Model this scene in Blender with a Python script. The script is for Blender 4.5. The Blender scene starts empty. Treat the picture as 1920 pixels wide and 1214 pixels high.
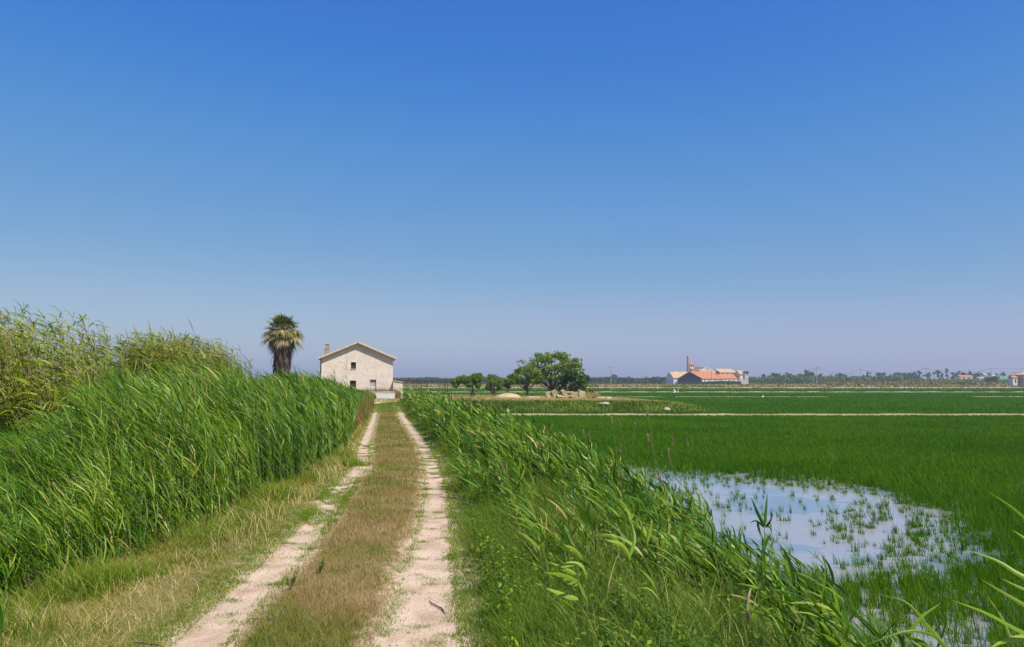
import bpy, bmesh, math, random
import numpy as np
from math import radians as R
from mathutils import Vector

scn = bpy.context.scene
C = scn.collection
rng = np.random.default_rng(7)
random.seed(7)

# ------------------------------------------------------------------ camera, sky, sun, exposure
FPX = 1400.0                      # focal length in pixels of the 1920 px wide photograph
HORIZON = 716.0
PITCH = math.atan((HORIZON - 607.0) / FPX)
EYE = 1.8
cam_d = bpy.data.cameras.new("camera")
cam = bpy.data.objects.new("camera", cam_d)
C.objects.link(cam)
cam.location = (0, 0, EYE)
cam.rotation_euler = (math.pi / 2 + PITCH, 0, 0)
cam_d.sensor_width = 36.0
cam_d.lens = FPX / 1920.0 * 36.0
cam_d.clip_start = 0.1
cam_d.clip_end = 20000
scn.camera = cam

SUN_EL = R(54)
SUN_H = (0.67, -0.742)             # horizontal direction towards the sun
world = bpy.data.worlds.new("World")
scn.world = world
world.use_nodes = True
wn = world.node_tree
bg = wn.nodes["Background"]
sky = wn.nodes.new("ShaderNodeTexSky")
sky.sky_type = 'NISHITA'
sky.sun_disc = False
sky.sun_elevation = SUN_EL
sky.sun_rotation = math.atan2(SUN_H[0], SUN_H[1])
sky.altitude = 0
sky.air_density = 1.0
sky.dust_density = 0.8
sky.ozone_density = 8.0
# grade of the whole sky light: the photograph was taken through a polariser, with deeper and brighter blues
_sc = wn.nodes.new("ShaderNodeVectorMath"); _sc.operation = 'SCALE'; _sc.inputs[3].default_value = 0.1
_cv = wn.nodes.new("ShaderNodeRGBCurve")
_us = wn.nodes.new("ShaderNodeVectorMath"); _us.operation = 'SCALE'; _us.inputs[3].default_value = 10.0
for _i, _pts in enumerate((((0, 0), (.083, .043), (.12, .095), (.208, .215), (.30, .36), (1, .85)), ((0, 0), (.163, .19), (.225, .28), (.36, .40), (1, 1)), ((0, 0), (.20, .37), (.33, .61), (.43, .65), (.56, .66), (1, .8)))):
    _c = _cv.mapping.curves[_i]
    _c.points[0].location = _pts[0]; _c.points[1].location = _pts[-1]
    for _p in _pts[1:-1]: _c.points.new(*_p)
_cv.mapping.update()
wn.links.new(sky.outputs[0], _sc.inputs[0]); wn.links.new(_sc.outputs[0], _cv.inputs[1]); wn.links.new(_cv.outputs[0], _us.inputs[0]); wn.links.new(_us.outputs[0], bg.inputs[0])
bg.inputs[1].default_value = 0.09
sun_d = bpy.data.lights.new("sun", 'SUN')
sun_d.energy = 5.0
sun_d.angle = R(0.5)
sun_d.color = (1.0, 0.93, 0.80)
sun = bpy.data.objects.new("sun", sun_d)
C.objects.link(sun)
sdir = Vector((SUN_H[0] * math.cos(SUN_EL), SUN_H[1] * math.cos(SUN_EL), math.sin(SUN_EL)))
sun.rotation_euler = sdir.to_track_quat('Z', 'Y').to_euler()
scn.view_settings.view_transform = 'Standard'
scn.view_settings.look = 'None'
scn.view_settings.gamma = 1
scn.view_settings.exposure = 0.15
scn.cycles.max_bounces = 6
scn.cycles.transparent_max_bounces = 4
scn.cycles.diffuse_bounces = 3
scn.cycles.volume_bounces = 0

# ------------------------------------------------------------------ survey helpers (photo pixel + height or distance -> metres)
_cp, _sp = math.cos(PITCH), math.sin(PITCH)
def ray(px, py):
    u = (px - 960.0) / FPX
    v = (607.0 - py) / FPX
    return (u, _cp - v * _sp, _sp + v * _cp)
def at(px, py, z=0.0):
    d = ray(px, py)
    t = (z - EYE) / d[2]
    return (d[0] * t, d[1] * t)
def atd(px, py, Y):
    d = ray(px, py)
    t = Y / d[1]
    return (d[0] * t, Y, EYE + d[2] * t)

# ------------------------------------------------------------------ naming helpers
def tag(o, label=None, cat=None, group=None, kind=None):
    if label: o["label"] = label
    if cat: o["category"] = cat
    if group: o["group"] = group
    if kind: o["kind"] = kind
    return o
def thing(name, label, cat, loc=(0, 0, 0), rz=0.0, group=None):
    o = bpy.data.objects.new(name, None)
    C.objects.link(o)
    o.location = loc
    o.rotation_euler = (0, 0, rz)
    o.empty_display_size = 0.2
    return tag(o, label, cat, group)

def mesh_np(name, verts, faces, mat, parent=None, attrs=None, smooth=False, loc=None):
    """verts (N,3), faces (M,k) -> one mesh object"""
    me = bpy.data.meshes.new(name)
    verts = np.ascontiguousarray(verts, dtype=np.float32)
    faces = np.ascontiguousarray(faces, dtype=np.int32)
    m, k = faces.shape
    me.vertices.add(len(verts)); me.vertices.foreach_set("co", verts.ravel())
    me.loops.add(m * k); me.loops.foreach_set("vertex_index", faces.ravel())
    me.polygons.add(m)
    me.polygons.foreach_set("loop_start", np.arange(0, m * k, k, dtype=np.int32))
    me.polygons.foreach_set("loop_total", np.full(m, k, dtype=np.int32))
    if smooth:
        me.polygons.foreach_set("use_smooth", np.ones(m, dtype=bool))
    if attrs:
        for an, av in attrs.items():
            a = me.attributes.new(an, 'FLOAT', 'POINT')
            a.data.foreach_set("value", np.ascontiguousarray(av, dtype=np.float32).ravel())
    me.update(calc_edges=True)
    me.materials.append(mat)
    o = bpy.data.objects.new(name, me)
    C.objects.link(o)
    if parent: o.parent = parent
    if loc is not None: o.location = loc
    return o

class Geo:
    """collects ribbons and tubes, built as ONE mesh"""
    def __init__(s): s.v = []; s.f = []; s.t = []; s.a = []; s.n = 0
    def add(s, v, f, t, a=None):
        if len(v) == 0: return
        s.v.append(v); s.f.append(f + s.n); s.t.append(t)
        s.a.append(np.zeros(len(v)) if a is None else a); s.n += len(v)
    def ribbons(s, P, W, side, tint):
        """P (N,K,3) centre lines, W (N,K) half widths, side (N,3) or (N,K,3), tint (N,)"""
        N, K, _ = P.shape
        if side.ndim == 2: side = np.repeat(side[:, None, :], K, 1)
        A = P - side * W[:, :, None]; B = P + side * W[:, :, None]
        V = np.stack([A, B], 2).reshape(-1, 3)
        b = (np.arange(N) * 2 * K)[:, None]; k = (np.arange(K - 1) * 2)[None, :]
        q = np.stack([b + k, b + k + 1, b + k + 3, b + k + 2], 2).reshape(-1, 4)
        al = np.tile(np.repeat(np.linspace(0, 1, K), 2), N)
        s.add(V, q, np.repeat(tint, 2 * K), al)
    def tubes(s, P, Rr, tint, n=4):
        N, K, _ = P.shape
        T = np.gradient(P, axis=1); T /= np.linalg.norm(T, axis=2, keepdims=True) + 1e-9
        ref = np.where(np.abs(T[..., 2:3]) > .9, np.array([1., 0, 0]), np.array([0., 0, 1]))
        X = np.cross(T, ref); X /= np.linalg.norm(X, axis=2, keepdims=True) + 1e-9
        Y = np.cross(T, X)
        an = np.arange(n) * 2 * math.pi / n
        V = P[:, :, None, :] + Rr[:, :, None, None] * (X[:, :, None, :] * np.cos(an)[None, None, :, None] + Y[:, :, None, :] * np.sin(an)[None, None, :, None])
        V = V.reshape(-1, 3)
        i = np.arange(N)[:, None, None] * K * n; k = np.arange(K - 1)[None, :, None] * n; j = np.arange(n)[None, None, :]
        j2 = (j + 1) % n
        q = np.stack([i + k + j, i + k + j2, i + k + n + j2, i + k + n + j], 3).reshape(-1, 4)
        s.add(V, q, np.repeat(tint, K * n), np.tile(np.repeat(np.linspace(0, 1, K), n), N))
    def build(s, name, mat, parent=None, smooth=False):
        return mesh_np(name, np.concatenate(s.v), np.concatenate(s.f), mat, parent,
                       {"tint": np.concatenate(s.t), "along": np.concatenate(s.a)}, smooth)

class MB:
    """boxes, prisms, tubes and lumps with bmesh, built as ONE mesh"""
    def __init__(s): s.b = bmesh.new()
    def poly(s, pts, faces):
        vs = [s.b.verts.new(p) for p in pts]
        for f in faces:
            try: s.b.faces.new([vs[i] for i in f])
            except ValueError: pass
        return s
    def box(s, x0, y0, z0, x1, y1, z1):
        p = [(x0, y0, z0), (x1, y0, z0), (x1, y1, z0), (x0, y1, z0), (x0, y0, z1), (x1, y0, z1), (x1, y1, z1), (x0, y1, z1)]
        return s.poly(p, [(0, 3, 2, 1), (4, 5, 6, 7), (0, 1, 5, 4), (1, 2, 6, 5), (2, 3, 7, 6), (3, 0, 4, 7)])
    def obox(s, c, size, rot=(0, 0, 0), jit=0.0):
        from mathutils import Euler
        m = Euler(rot).to_matrix(); hx, hy, hz = [a / 2 for a in size]; p = []
        for z in (-hz, hz):
            for x, y in ((-hx, -hy), (hx, -hy), (hx, hy), (-hx, hy)):
                q = m @ Vector((x + random.uniform(-jit, jit), y + random.uniform(-jit, jit), z + random.uniform(-jit, jit)))
                p.append((c[0] + q.x, c[1] + q.y, c[2] + q.z))
        return s.poly(p, [(0, 3, 2, 1), (4, 5, 6, 7), (0, 1, 5, 4), (1, 2, 6, 5), (2, 3, 7, 6), (3, 0, 4, 7)])
    def prism_y(s, prof, y0, y1):
        """closed profile in xz, swept along y"""
        n = len(prof)
        p = [(x, y0, z) for x, z in prof] + [(x, y1, z) for x, z in prof]
        f = [tuple(range(n)), tuple(range(2 * n - 1, n - 1, -1))] + [(i, (i + 1) % n + 0, (i + 1) % n + n, i + n) for i in range(n)]
        f = [tuple(reversed(q)) if k > 1 else q for k, q in enumerate(f)]
        return s.poly(p, f)
    def prism_x(s, prof, x0, x1):
        n = len(prof)
        p = [(x0, y, z) for y, z in prof] + [(x1, y, z) for y, z in prof]
        f = [tuple(range(n)), tuple(range(2 * n - 1, n - 1, -1))] + [(i, (i + 1) % n, (i + 1) % n + n, i + n) for i in range(n)]
        return s.poly(p, f)
    def tube(s, pts, rs, n=8):
        rings = []
        for i, (p, r) in enumerate(zip(pts, rs)):
            p = Vector(p)
            a = Vector(pts[max(0, i - 1)]); b = Vector(pts[min(len(pts) - 1, i + 1)])
            t = (b - a).normalized()
            ref = Vector((1, 0, 0)) if abs(t.z) > .9 else Vector((0, 0, 1))
            X = t.cross(ref).normalized(); Y = t.cross(X)
            rings.append([s.b.verts.new(p + (X * math.cos(2 * math.pi * k / n) + Y * math.sin(2 * math.pi * k / n)) * r) for k in range(n)])
        for a, b in zip(rings[:-1], rings[1:]):
            for k in range(n):
                s.b.faces.new((a[k], a[(k + 1) % n], b[(k + 1) % n], b[k]))
        s.b.faces.new(list(reversed(rings[0]))); s.b.faces.new(rings[-1])
        return s
    def lump(s, c, size, seed=0, rough=0.18, sub=2, rz=0.0):
        r = random.Random(seed)
        g = bmesh.ops.create_icosphere(s.b, subdivisions=sub, radius=1.0)['verts']
        ph = [r.uniform(0, 6.28) for _ in range(6)]
        cz, sz = math.cos(rz), math.sin(rz)
        for v in g:
            d = v.co.normalized()
            k = 1 + rough * (math.sin(3 * d.x + ph[0]) + math.sin(4 * d.y + ph[1]) + math.sin(5 * d.z + ph[2]) + .6 * math.sin(9 * d.x + ph[3]) * math.sin(8 * d.y + ph[4])) / 2 + r.uniform(-rough, rough) * .25
            x, y, z = d.x * k * size[0], d.y * k * size[1], d.z * k * size[2]
            v.co = (c[0] + x * cz - y * sz, c[1] + x * sz + y * cz, c[2] + z)
        return s
    def build(s, name, mat, parent=None, smooth=False, bevel=0.0, loc=None):
        if bevel:
            bmesh.ops.bevel(s.b, geom=list(s.b.edges), offset=bevel, segments=1, affect='EDGES')
        bmesh.ops.recalc_face_normals(s.b, faces=s.b.faces)
        me = bpy.data.meshes.new(name)
        s.b.to_mesh(me); s.b.free()
        if smooth:
            for p in me.polygons: p.use_smooth = True
        me.materials.append(mat)
        o = bpy.data.objects.new(name, me); C.objects.link(o)
        if parent: o.parent = parent
        if loc is not None: o.location = loc
        return o

# ------------------------------------------------------------------ materials
def _ramp(nt, stops):
    r = nt.nodes.new("ShaderNodeValToRGB")
    e = r.color_ramp.elements
    while len(e) < len(stops): e.new(0.5)
    for i, (p, c) in enumerate(stops):
        e[i].position = p; e[i].color = (*c, 1)
    return r
def leaf_mat(name, stops, rough=0.42, trans=0.30, spec=0.45, patch=0.25, pscale=0.35, dry=None, tcol=(1.25, 1.35, 0.5)):
    m = bpy.data.materials.new(name); m.use_nodes = True; nt = m.node_tree
    for n in list(nt.nodes): nt.nodes.remove(n)
    out = nt.nodes.new("ShaderNodeOutputMaterial")
    p = nt.nodes.new("ShaderNodeBsdfPrincipled"); tr = nt.nodes.new("ShaderNodeBsdfTranslucent"); mx = nt.nodes.new("ShaderNodeMixShader")
    at_ = nt.nodes.new("ShaderNodeAttribute"); at_.attribute_name = "tint"
    tc = nt.nodes.new("ShaderNodeTexCoord"); no = nt.nodes.new("ShaderNodeTexNoise")
    no.inputs["Scale"].default_value = pscale; no.inputs["Detail"].default_value = 3
    nt.links.new(tc.outputs["Object"], no.inputs["Vector"])
    a = nt.nodes.new("ShaderNodeMath"); a.operation = 'MULTIPLY_ADD'
    nt.links.new(no.outputs[0], a.inputs[0]); a.inputs[1].default_value = patch * 2.4; a.inputs[2].default_value = -patch * 1.2
    b = nt.nodes.new("ShaderNodeMath"); b.operation = 'ADD'; b.use_clamp = True
    nt.links.new(at_.outputs["Fac"], b.inputs[0]); nt.links.new(a.outputs[0], b.inputs[1])
    r = _ramp(nt, stops); nt.links.new(b.outputs[0], r.inputs[0])
    col = r.outputs[0]
    if dry:  # dry sheaths at the foot or tip of the blade: (from, to, colour)
        al = nt.nodes.new("ShaderNodeAttribute"); al.attribute_name = "along"
        mr = nt.nodes.new("ShaderNodeMapRange"); nt.links.new(al.outputs["Fac"], mr.inputs[0])
        mr.inputs[1].default_value = dry[0]; mr.inputs[2].default_value = dry[1]
        mc = nt.nodes.new("ShaderNodeMix"); mc.data_type = 'RGBA'
        nt.links.new(mr.outputs[0], mc.inputs[0]); nt.links.new(col, mc.inputs[6]); mc.inputs[7].default_value = (*dry[2], 1)
        col = mc.outputs[2]
    nt.links.new(col, p.inputs["Base Color"])
    p.inputs["Roughness"].default_value = rough; p.inputs["Specular IOR Level"].default_value = spec
    mul = nt.nodes.new("ShaderNodeMix"); mul.data_type = 'RGBA'; mul.blend_type = 'MULTIPLY'; mul.inputs[0].default_value = 1
    nt.links.new(col, mul.inputs[6]); mul.inputs[7].default_value = (*tcol, 1)
    nt.links.new(mul.outputs[2], tr.inputs[0])
    mx.inputs[0].default_value = trans
    nt.links.new(p.outputs[0], mx.inputs[1]); nt.links.new(tr.outputs[0], mx.inputs[2]); nt.links.new(mx.outputs[0], out.inputs[0])
    return m
def surf_mat(name, stops, scale=4.0, detail=6.0, rough=0.85, bump=0.3, spec=0.3, stretch=(1, 1, 1), bscale=None, dist=0.02, coord="Object", extra=None):
    m = bpy.data.materials.new(name); m.use_nodes = True; nt = m.node_tree
    p = nt.nodes["Principled BSDF"]
    tc = nt.nodes.new("ShaderNodeTexCoord"); mp = nt.nodes.new("ShaderNodeMapping"); mp.inputs["Scale"].default_value = stretch
    nt.links.new(tc.outputs[coord], mp.inputs[0])
    no = nt.nodes.new("ShaderNodeTexNoise"); no.inputs["Scale"].default_value = scale; no.inputs["Detail"].default_value = detail; no.inputs["Roughness"].default_value = 0.62
    nt.links.new(mp.outputs[0], no.inputs["Vector"])
    r = _ramp(nt, stops); nt.links.new(no.outputs[0], r.inputs[0])
    col = r.outputs[0]
    if extra:  # (scale, threshold lo, hi, colour): stains; on the track soil also painted ripple shadows
        n2 = nt.nodes.new("ShaderNodeTexNoise"); n2.inputs["Scale"].default_value = extra[0]; n2.inputs["Detail"].default_value = 5
        nt.links.new(mp.outputs[0], n2.inputs["Vector"])
        mr = nt.nodes.new("ShaderNodeMapRange"); mr.inputs[1].default_value = extra[1]; mr.inputs[2].default_value = extra[2]
        nt.links.new(n2.outputs[0], mr.inputs[0])
        mc = nt.nodes.new("ShaderNodeMix"); mc.data_type = 'RGBA'; nt.links.new(mr.outputs[0], mc.inputs[0])
        nt.links.new(col, mc.inputs[6]); mc.inputs[7].default_value = (*extra[3], 1); col = mc.outputs[2]
    nt.links.new(col, p.inputs["Base Color"])
    p.inputs["Roughness"].default_value = rough; p.inputs["Specular IOR Level"].default_value = spec
    if bump:
        nb = nt.nodes.new("ShaderNodeTexNoise"); nb.inputs["Scale"].default_value = bscale or scale * 3; nb.inputs["Detail"].default_value = 6
        nt.links.new(mp.outputs[0], nb.inputs["Vector"])
        bm_ = nt.nodes.new("ShaderNodeBump"); bm_.inputs["Strength"].default_value = bump; bm_.inputs["Distance"].default_value = dist
        nt.links.new(nb.outputs[0], bm_.inputs["Height"]); nt.links.new(bm_.outputs[0], p.inputs["Normal"])
    return m

G = {}
G['reed'] = leaf_mat("reed_leaf", [(0.0, (.018, .070, .002)), (.32, (.062, .165, .003)), (.62, (.155, .270, .007)), (.92, (.33, .43, .055)), (1, (.44, .35, .12))], rough=.42, trans=.28, spec=.30)
G['cane'] = leaf_mat("cane_leaf", [(0.0, (.09, .16, .006)), (.35, (.24, .30, .012)), (.7, (.42, .43, .045)), (.93, (.54, .50, .14)), (1, (.66, .52, .28))], rough=.45, trans=.40, spec=.35, patch=.4, pscale=.6)
G['straw'] = leaf_mat("straw_blade", [(0, (.12, .18, .015)), (.30, (.27, .27, .04)), (.65, (.44, .34, .12)), (1, (.62, .51, .27))], rough=.6, trans=.28, spec=.2, patch=.35, pscale=.9)
G['seedgrass'] = leaf_mat("seed_grass_blade", [(0, (.09, .17, .010)), (.34, (.24, .26, .03)), (.58, (.36, .25, .08)), (.80, (.32, .185, .10)), (1, (.52, .38, .21))], rough=.6, trans=.28, spec=.2, patch=.55, pscale=.9)
G['verge'] = leaf_mat("verge_blade", [(0, (.06, .14, .006)), (.5, (.15, .24, .012)), (.8, (.26, .33, .035)), (1, (.42, .38, .11))], rough=.5, trans=.34, spec=.25, patch=.3, pscale=.8)
G['bank'] = leaf_mat("bank_blade", [(0, (.035, .09, .003)), (.45, (.105, .18, .008)), (.78, (.22, .30, .025)), (1, (.46, .39, .14))], rough=.5, trans=.28, spec=.28, patch=.32, pscale=.7)
G['weed'] = leaf_mat("weed_leaf", [(0, (.04, .11, .006)), (.5, (.11, .22, .008)), (1, (.26, .34, .015))], rough=.45, trans=.38, spec=.3)
G['rice'] = leaf_mat("rice_blade", [(0, (.030, .100, .001)), (.5, (.062, .170, .002)), (.85, (.105, .225, .003)), (1, (.20, .27, .02))], rough=.6, trans=.32, spec=.10, patch=.30, pscale=.12)
G['brownweed'] = leaf_mat("brown_weed", [(0, (.09, .13, .015)), (.4, (.19, .15, .04)), (1, (.36, .20, .09))], rough=.7, trans=.2, spec=.2)
G['plume'] = leaf_mat("seed_plume", [(0, (.28, .17, .09)), (1, (.46, .32, .19))], rough=.8, trans=.2)
G['fig'] = leaf_mat("fig_leaf", [(0, (.09, .15, .012)), (.5, (.18, .25, .03)), (.85, (.28, .35, .06)), (1, (.40, .46, .15))], rough=.45, trans=.42, spec=.3, patch=.2)
G['figdark'] = leaf_mat("dark_leaf", [(0, (.02, .06, .006)), (.6, (.055, .12, .012)), (1, (.16, .24, .03))], rough=.45, trans=.15, spec=.3, patch=.2)
G['vine'] = leaf_mat("vine_leaf", [(0, (.06, .14, .006)), (.5, (.14, .25, .014)), (1, (.27, .37, .04))], rough=.5, trans=.38, spec=.3)
G['fartree'] = leaf_mat("far_tree_leaf", [(0, (.020, .045, .012)), (.5, (.040, .080, .020)), (1, (.08, .12, .03))], rough=.6, trans=.15, spec=.2, patch=.3, pscale=.05)
G['farcane'] = leaf_mat("far_cane_leaf", [(0, (.05, .10, .018)), (.5, (.095, .16, .03)), (1, (.16, .22, .05))], rough=.6, trans=.2, spec=.2, patch=.45, pscale=.03)
G['drybelt'] = leaf_mat("dry_brush", [(0, (.11, .14, .025)), (.35, (.22, .19, .05)), (.7, (.36, .25, .10)), (1, (.46, .33, .17))], rough=.8, trans=.1, spec=.15, patch=.5, pscale=.04)
G['palmgreen'] = leaf_mat("palm_frond", [(0, (.05, .09, .012)), (.5, (.15, .17, .022)), (.8, (.30, .27, .06)), (1, (.50, .40, .20))], rough=.45, trans=.25, spec=.3)
G['palmdead'] = leaf_mat("dead_palm_frond", [(0, (.06, .042, .03)), (.5, (.13, .095, .065)), (1, (.32, .24, .16))], rough=.8, trans=.05, spec=.15, tcol=(1, .8, .6))
M = {}
M['soil'] = surf_mat("track_soil", [(.25, (.43, .30, .20)), (.5, (.58, .425, .305)), (.75, (.68, .525, .395))], scale=1.7, rough=.95, bump=.55, bscale=34, dist=.03, extra=(2.3, .53, .72, (.40, .28, .17)))  # darker blotches: scuffs, with the shadows of small ripples painted in
M['ground'] = surf_mat("ground_soil", [(.3, (.13, .12, .035)), (.55, (.22, .18, .07)), (.8, (.34, .26, .14))], scale=1.3, rough=.95, bump=.5, dist=.04)
M['bark'] = surf_mat("bark", [(.3, (.07, .055, .045)), (.7, (.16, .13, .11))], scale=6, stretch=(1, 1, .2), bump=.6)
M['stem'] = surf_mat("reed_stem", [(.3, (.10, .17, .04)), (.7, (.20, .23, .08))], scale=3, rough=.5, bump=0)
M['drystem'] = surf_mat("dry_stem", [(.3, (.26, .18, .10)), (.7, (.44, .33, .2))], scale=5, rough=.7, bump=0)

# ------------------------------------------------------------------ the lie of the land
_rr = [(788, 1214), (797, 1100), (810, 1005), (818, 923), (806, 862), (784, 822), (754, 781)]
_rl = [(365, 1211), (441, 1142), (485, 1087), (547, 1032), (598, 974), (640, 915), (676, 874), (683, 834), (702, 781)]
_RR = np.array([at(*p) for p in _rr]); _RL = np.array([at(*p) for p in _rl])
_RR = np.vstack([[_RR[0, 0] + .25, -30], [_RR[0, 0] + .05, 2.5], _RR, [-10.0 + .75, 60], [-12.7 + .75, 76]])
_RL = np.vstack([[_RL[0, 0] + .25, -30], [_RL[0, 0] + .05, 2.5], _RL, [-10.0 - .75, 60], [-12.7 - .75, 76]])
_yy = np.arange(-30, 120, .25)
def _smooth(a):
    k = np.ones(9) / 9
    p = np.pad(a, 4, mode='edge'); return np.convolve(p, k, 'valid')
_rR = _smooth(np.interp(_yy, _RR[:, 1], _RR[:, 0])); _rL = _smooth(np.interp(_yy, _RL[:, 1], _RL[:, 0]))
def rutR(y): return np.interp(y, _yy, _rR)
def rutL(y): return np.interp(y, _yy, _rL)
def mid(y): return (rutR(y) + rutL(y)) / 2
def wob(x, y, s, k=0.0):
    return (np.sin(x * s * 1.3 + 1.7 + k) * np.sin(y * s * 1.1 + .6 + 2 * k) + .6 * np.sin(x * s * 2.9 + y * s * 1.7 + k * 3) + .5 * np.sin(y * s * 3.7 - x * s * 2.3 + 4 + k)) / 2.1
def sstep(a, b, x):
    t = np.clip((x - a) / (b - a), 0, 1); return t * t * (3 - 2 * t)
WATER = -0.90
def ground_z(x, y):
    x = np.asarray(x, float); y = np.asarray(y, float)
    o = x - mid(y)
    road = np.interp(o, [-60, -9, -5, -2.6, -1.6, 1.35, 2.4, 3.4, 5.0, 6.0, 9], [-.95, -.5, -.35, -.12, 0, 0, -.10, -.36, -.93, -1.05, -1.05])
    fade = 1 - sstep(72, 90, y)
    z = road * fade + -1.05 * (1 - fade)
    isl = sstep(-26, -21, x + 0 * y) * (1 - sstep(13.0, 18.5, x + .12 * (y - 75))) * sstep(61.8, 66.5, y + .05 * x) * (1 - sstep(103, 110, y))
    z = np.maximum(z, -1.05 + isl * .93)
    d1 = (x - rutR(y)) / .3; d2 = (x - rutL(y)) / .3
    near = (1 - sstep(60, 70, y)) * sstep(-29, -28, y)
    z = z - near * .035 * (np.exp(-d1 * d1) + np.exp(-d2 * d2)) + near * .03 * np.exp(-(o / .35) ** 2)
    amp = .018 * (1 - sstep(3.6, 5.0, o))
    return z + amp * wob(x, y, 2.2) + .012 * wob(x, y, .7, 1) * (1 - sstep(4, 5.2, o))

def rutwG(y, side): return np.interp(y, [0, 5, 9, 12, 20, 45, 60], [.62, .58, .46, .36, .34, .40, .3] if side > 0 else [.50, .48, .42, .40, .36, .34, .25])
# ground: one sheet out to the horizon, fine near the track
xs = np.concatenate([[-5000, -2000, -800, -300, -150, -80, -50, -35], np.arange(-26, -15, .4), np.arange(-15, 2.5, .11), np.arange(2.5, 22, .25), [22.5, 24, 27, 32, 45, 70, 120, 250, 600, 1500, 5000]])
ys = np.concatenate([[-400, -150, -60, -30], np.arange(-6, 30, .25), np.arange(30, 66, .6), np.arange(66, 78, .3), np.arange(78, 112, .8), [115, 125, 150, 200, 300, 450, 700, 1200, 2500, 6000]])
X, Y = np.meshgrid(xs, ys)
Z = ground_z(X, Y)
V = np.stack([X, Y, Z], 2).reshape(-1, 3)
ny, nx = X.shape
ii = (np.arange(ny - 1) * nx)[:, None] + np.arange(nx - 1)[None, :]
F = np.stack([ii, ii + 1, ii + nx + 1, ii + nx], 2).reshape(-1, 4)
_bare = np.maximum(np.exp(-((X - rutR(Y)) / (.05 + rutwG(Y, 1) * .62)) ** 2), np.exp(-((X - rutL(Y)) / (.05 + rutwG(Y, -1) * .62)) ** 2)) * (Y > -20) * (Y < 56)
def _bare_mix(m):
    nt = m.node_tree; p = nt.nodes["Principled BSDF"]; src = p.inputs["Base Color"].links[0].from_socket
    a = nt.nodes.new("ShaderNodeAttribute"); a.attribute_name = "bare"; tc = nt.nodes.new("ShaderNodeTexCoord")
    n = nt.nodes.new("ShaderNodeTexNoise"); n.inputs["Scale"].default_value = 7; n.inputs["Detail"].default_value = 8; n.inputs["Roughness"].default_value = .7
    nt.links.new(tc.outputs["Object"], n.inputs["Vector"])
    ad = nt.nodes.new("ShaderNodeMath"); ad.operation = 'MULTIPLY_ADD'; nt.links.new(n.outputs[0], ad.inputs[0]); ad.inputs[1].default_value = 1.6; nt.links.new(a.outputs["Fac"], ad.inputs[2])
    mr = nt.nodes.new("ShaderNodeMapRange"); mr.inputs[1].default_value = 1.05; mr.inputs[2].default_value = 1.35; nt.links.new(ad.outputs[0], mr.inputs[0])
    mc = nt.nodes.new("ShaderNodeMix"); mc.data_type = 'RGBA'; nt.links.new(mr.outputs[0], mc.inputs[0]); nt.links.new(src, mc.inputs[6]); mc.inputs[7].default_value = (.57, .42, .30, 1)
    nt.links.new(mc.outputs[2], p.inputs["Base Color"])
_bare_mix(M['ground'])
tag(mesh_np("ground", V, F, M['ground'], smooth=True, attrs={"bare": _bare.ravel()}), "earth of the verges, banks and far flat land", kind="structure")

# the two wheel tracks as one dirt path, each 4-6 dm wide with a ragged edge
def rutw(y, side):
    b = np.interp(y, [0, 5, 9, 12, 20, 45, 60], [.62, .58, .46, .36, .34, .40, .3] if side > 0 else [.50, .48, .42, .40, .36, .34, .25])
    return b
Vs = []; Fs = []; n0 = 0
for side, fn, hole in ((1, rutR, None), (-1, rutL, (9.6, 14.0))):
    yv = np.arange(-6, 53, .09); xv = np.linspace(-1, 1, 9)
    YY, XX = np.meshgrid(yv, xv, indexing='ij')
    hw = rutw(YY, side) / 2 * (.92 if side > 0 else .85)
    edge = 1 + .10 * np.sin(YY * 3.1 + side + XX) * np.sin(YY * 1.3 + 2) + .06 * np.sin(YY * 8.3 + XX * 2)
    PX = fn(YY) + XX * hw * edge
    PZ = ground_z(PX, YY) + .010 - .014 * np.abs(XX) ** 8
    Vs.append(np.stack([PX, YY, PZ], 2).reshape(-1, 3))
    a, b = PX.shape
    i = (np.arange(a - 1) * b)[:, None] + np.arange(b - 1)[None, :]
    Fs.append(np.stack([i, i + 1, i + b + 1, i + b], 2).reshape(-1, 4) + n0); n0 += a * b
# pale bare patch in front of the farm
th = np.linspace(0, 2 * math.pi, 25)[:-1]
px0, py0 = at(722, 755, -.08)
rr_ = 1 + .25 * np.sin(3 * th) + .12 * np.sin(7 * th)
pp = np.stack([px0 + 1.5 * rr_ * np.cos(th), 66 + 6 * rr_ * np.sin(th)], 1)
Vp = np.column_stack([pp, ground_z(pp[:, 0], pp[:, 1]) + .03]); ctr = np.array([[px0, 66, float(ground_z(px0, 66)) + .04]])
Vs.append(np.vstack([Vp, ctr]))
Fs.append(np.array([[k, (k + 1) % 24, 24, 24] for k in range(24)])[:, [0, 1, 2, 2]] + n0)
VV = np.concatenate(Vs)
F1 = np.concatenate(Fs[:2])
tag(mesh_np("path", VV, F1, M['soil'], smooth=True), "two pale dirt wheel tracks running towards the farmhouse", kind="structure")
mb = MB(); mb.poly([tuple(v) for v in np.vstack([Vp, ctr])], [(k, (k + 1) % 24, 24) for k in range(24)])
tag(mb.build("bare_earth", M['soil'], smooth=True), "bare pale earth before the low wall of the farmhouse", kind="structure")

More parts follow.
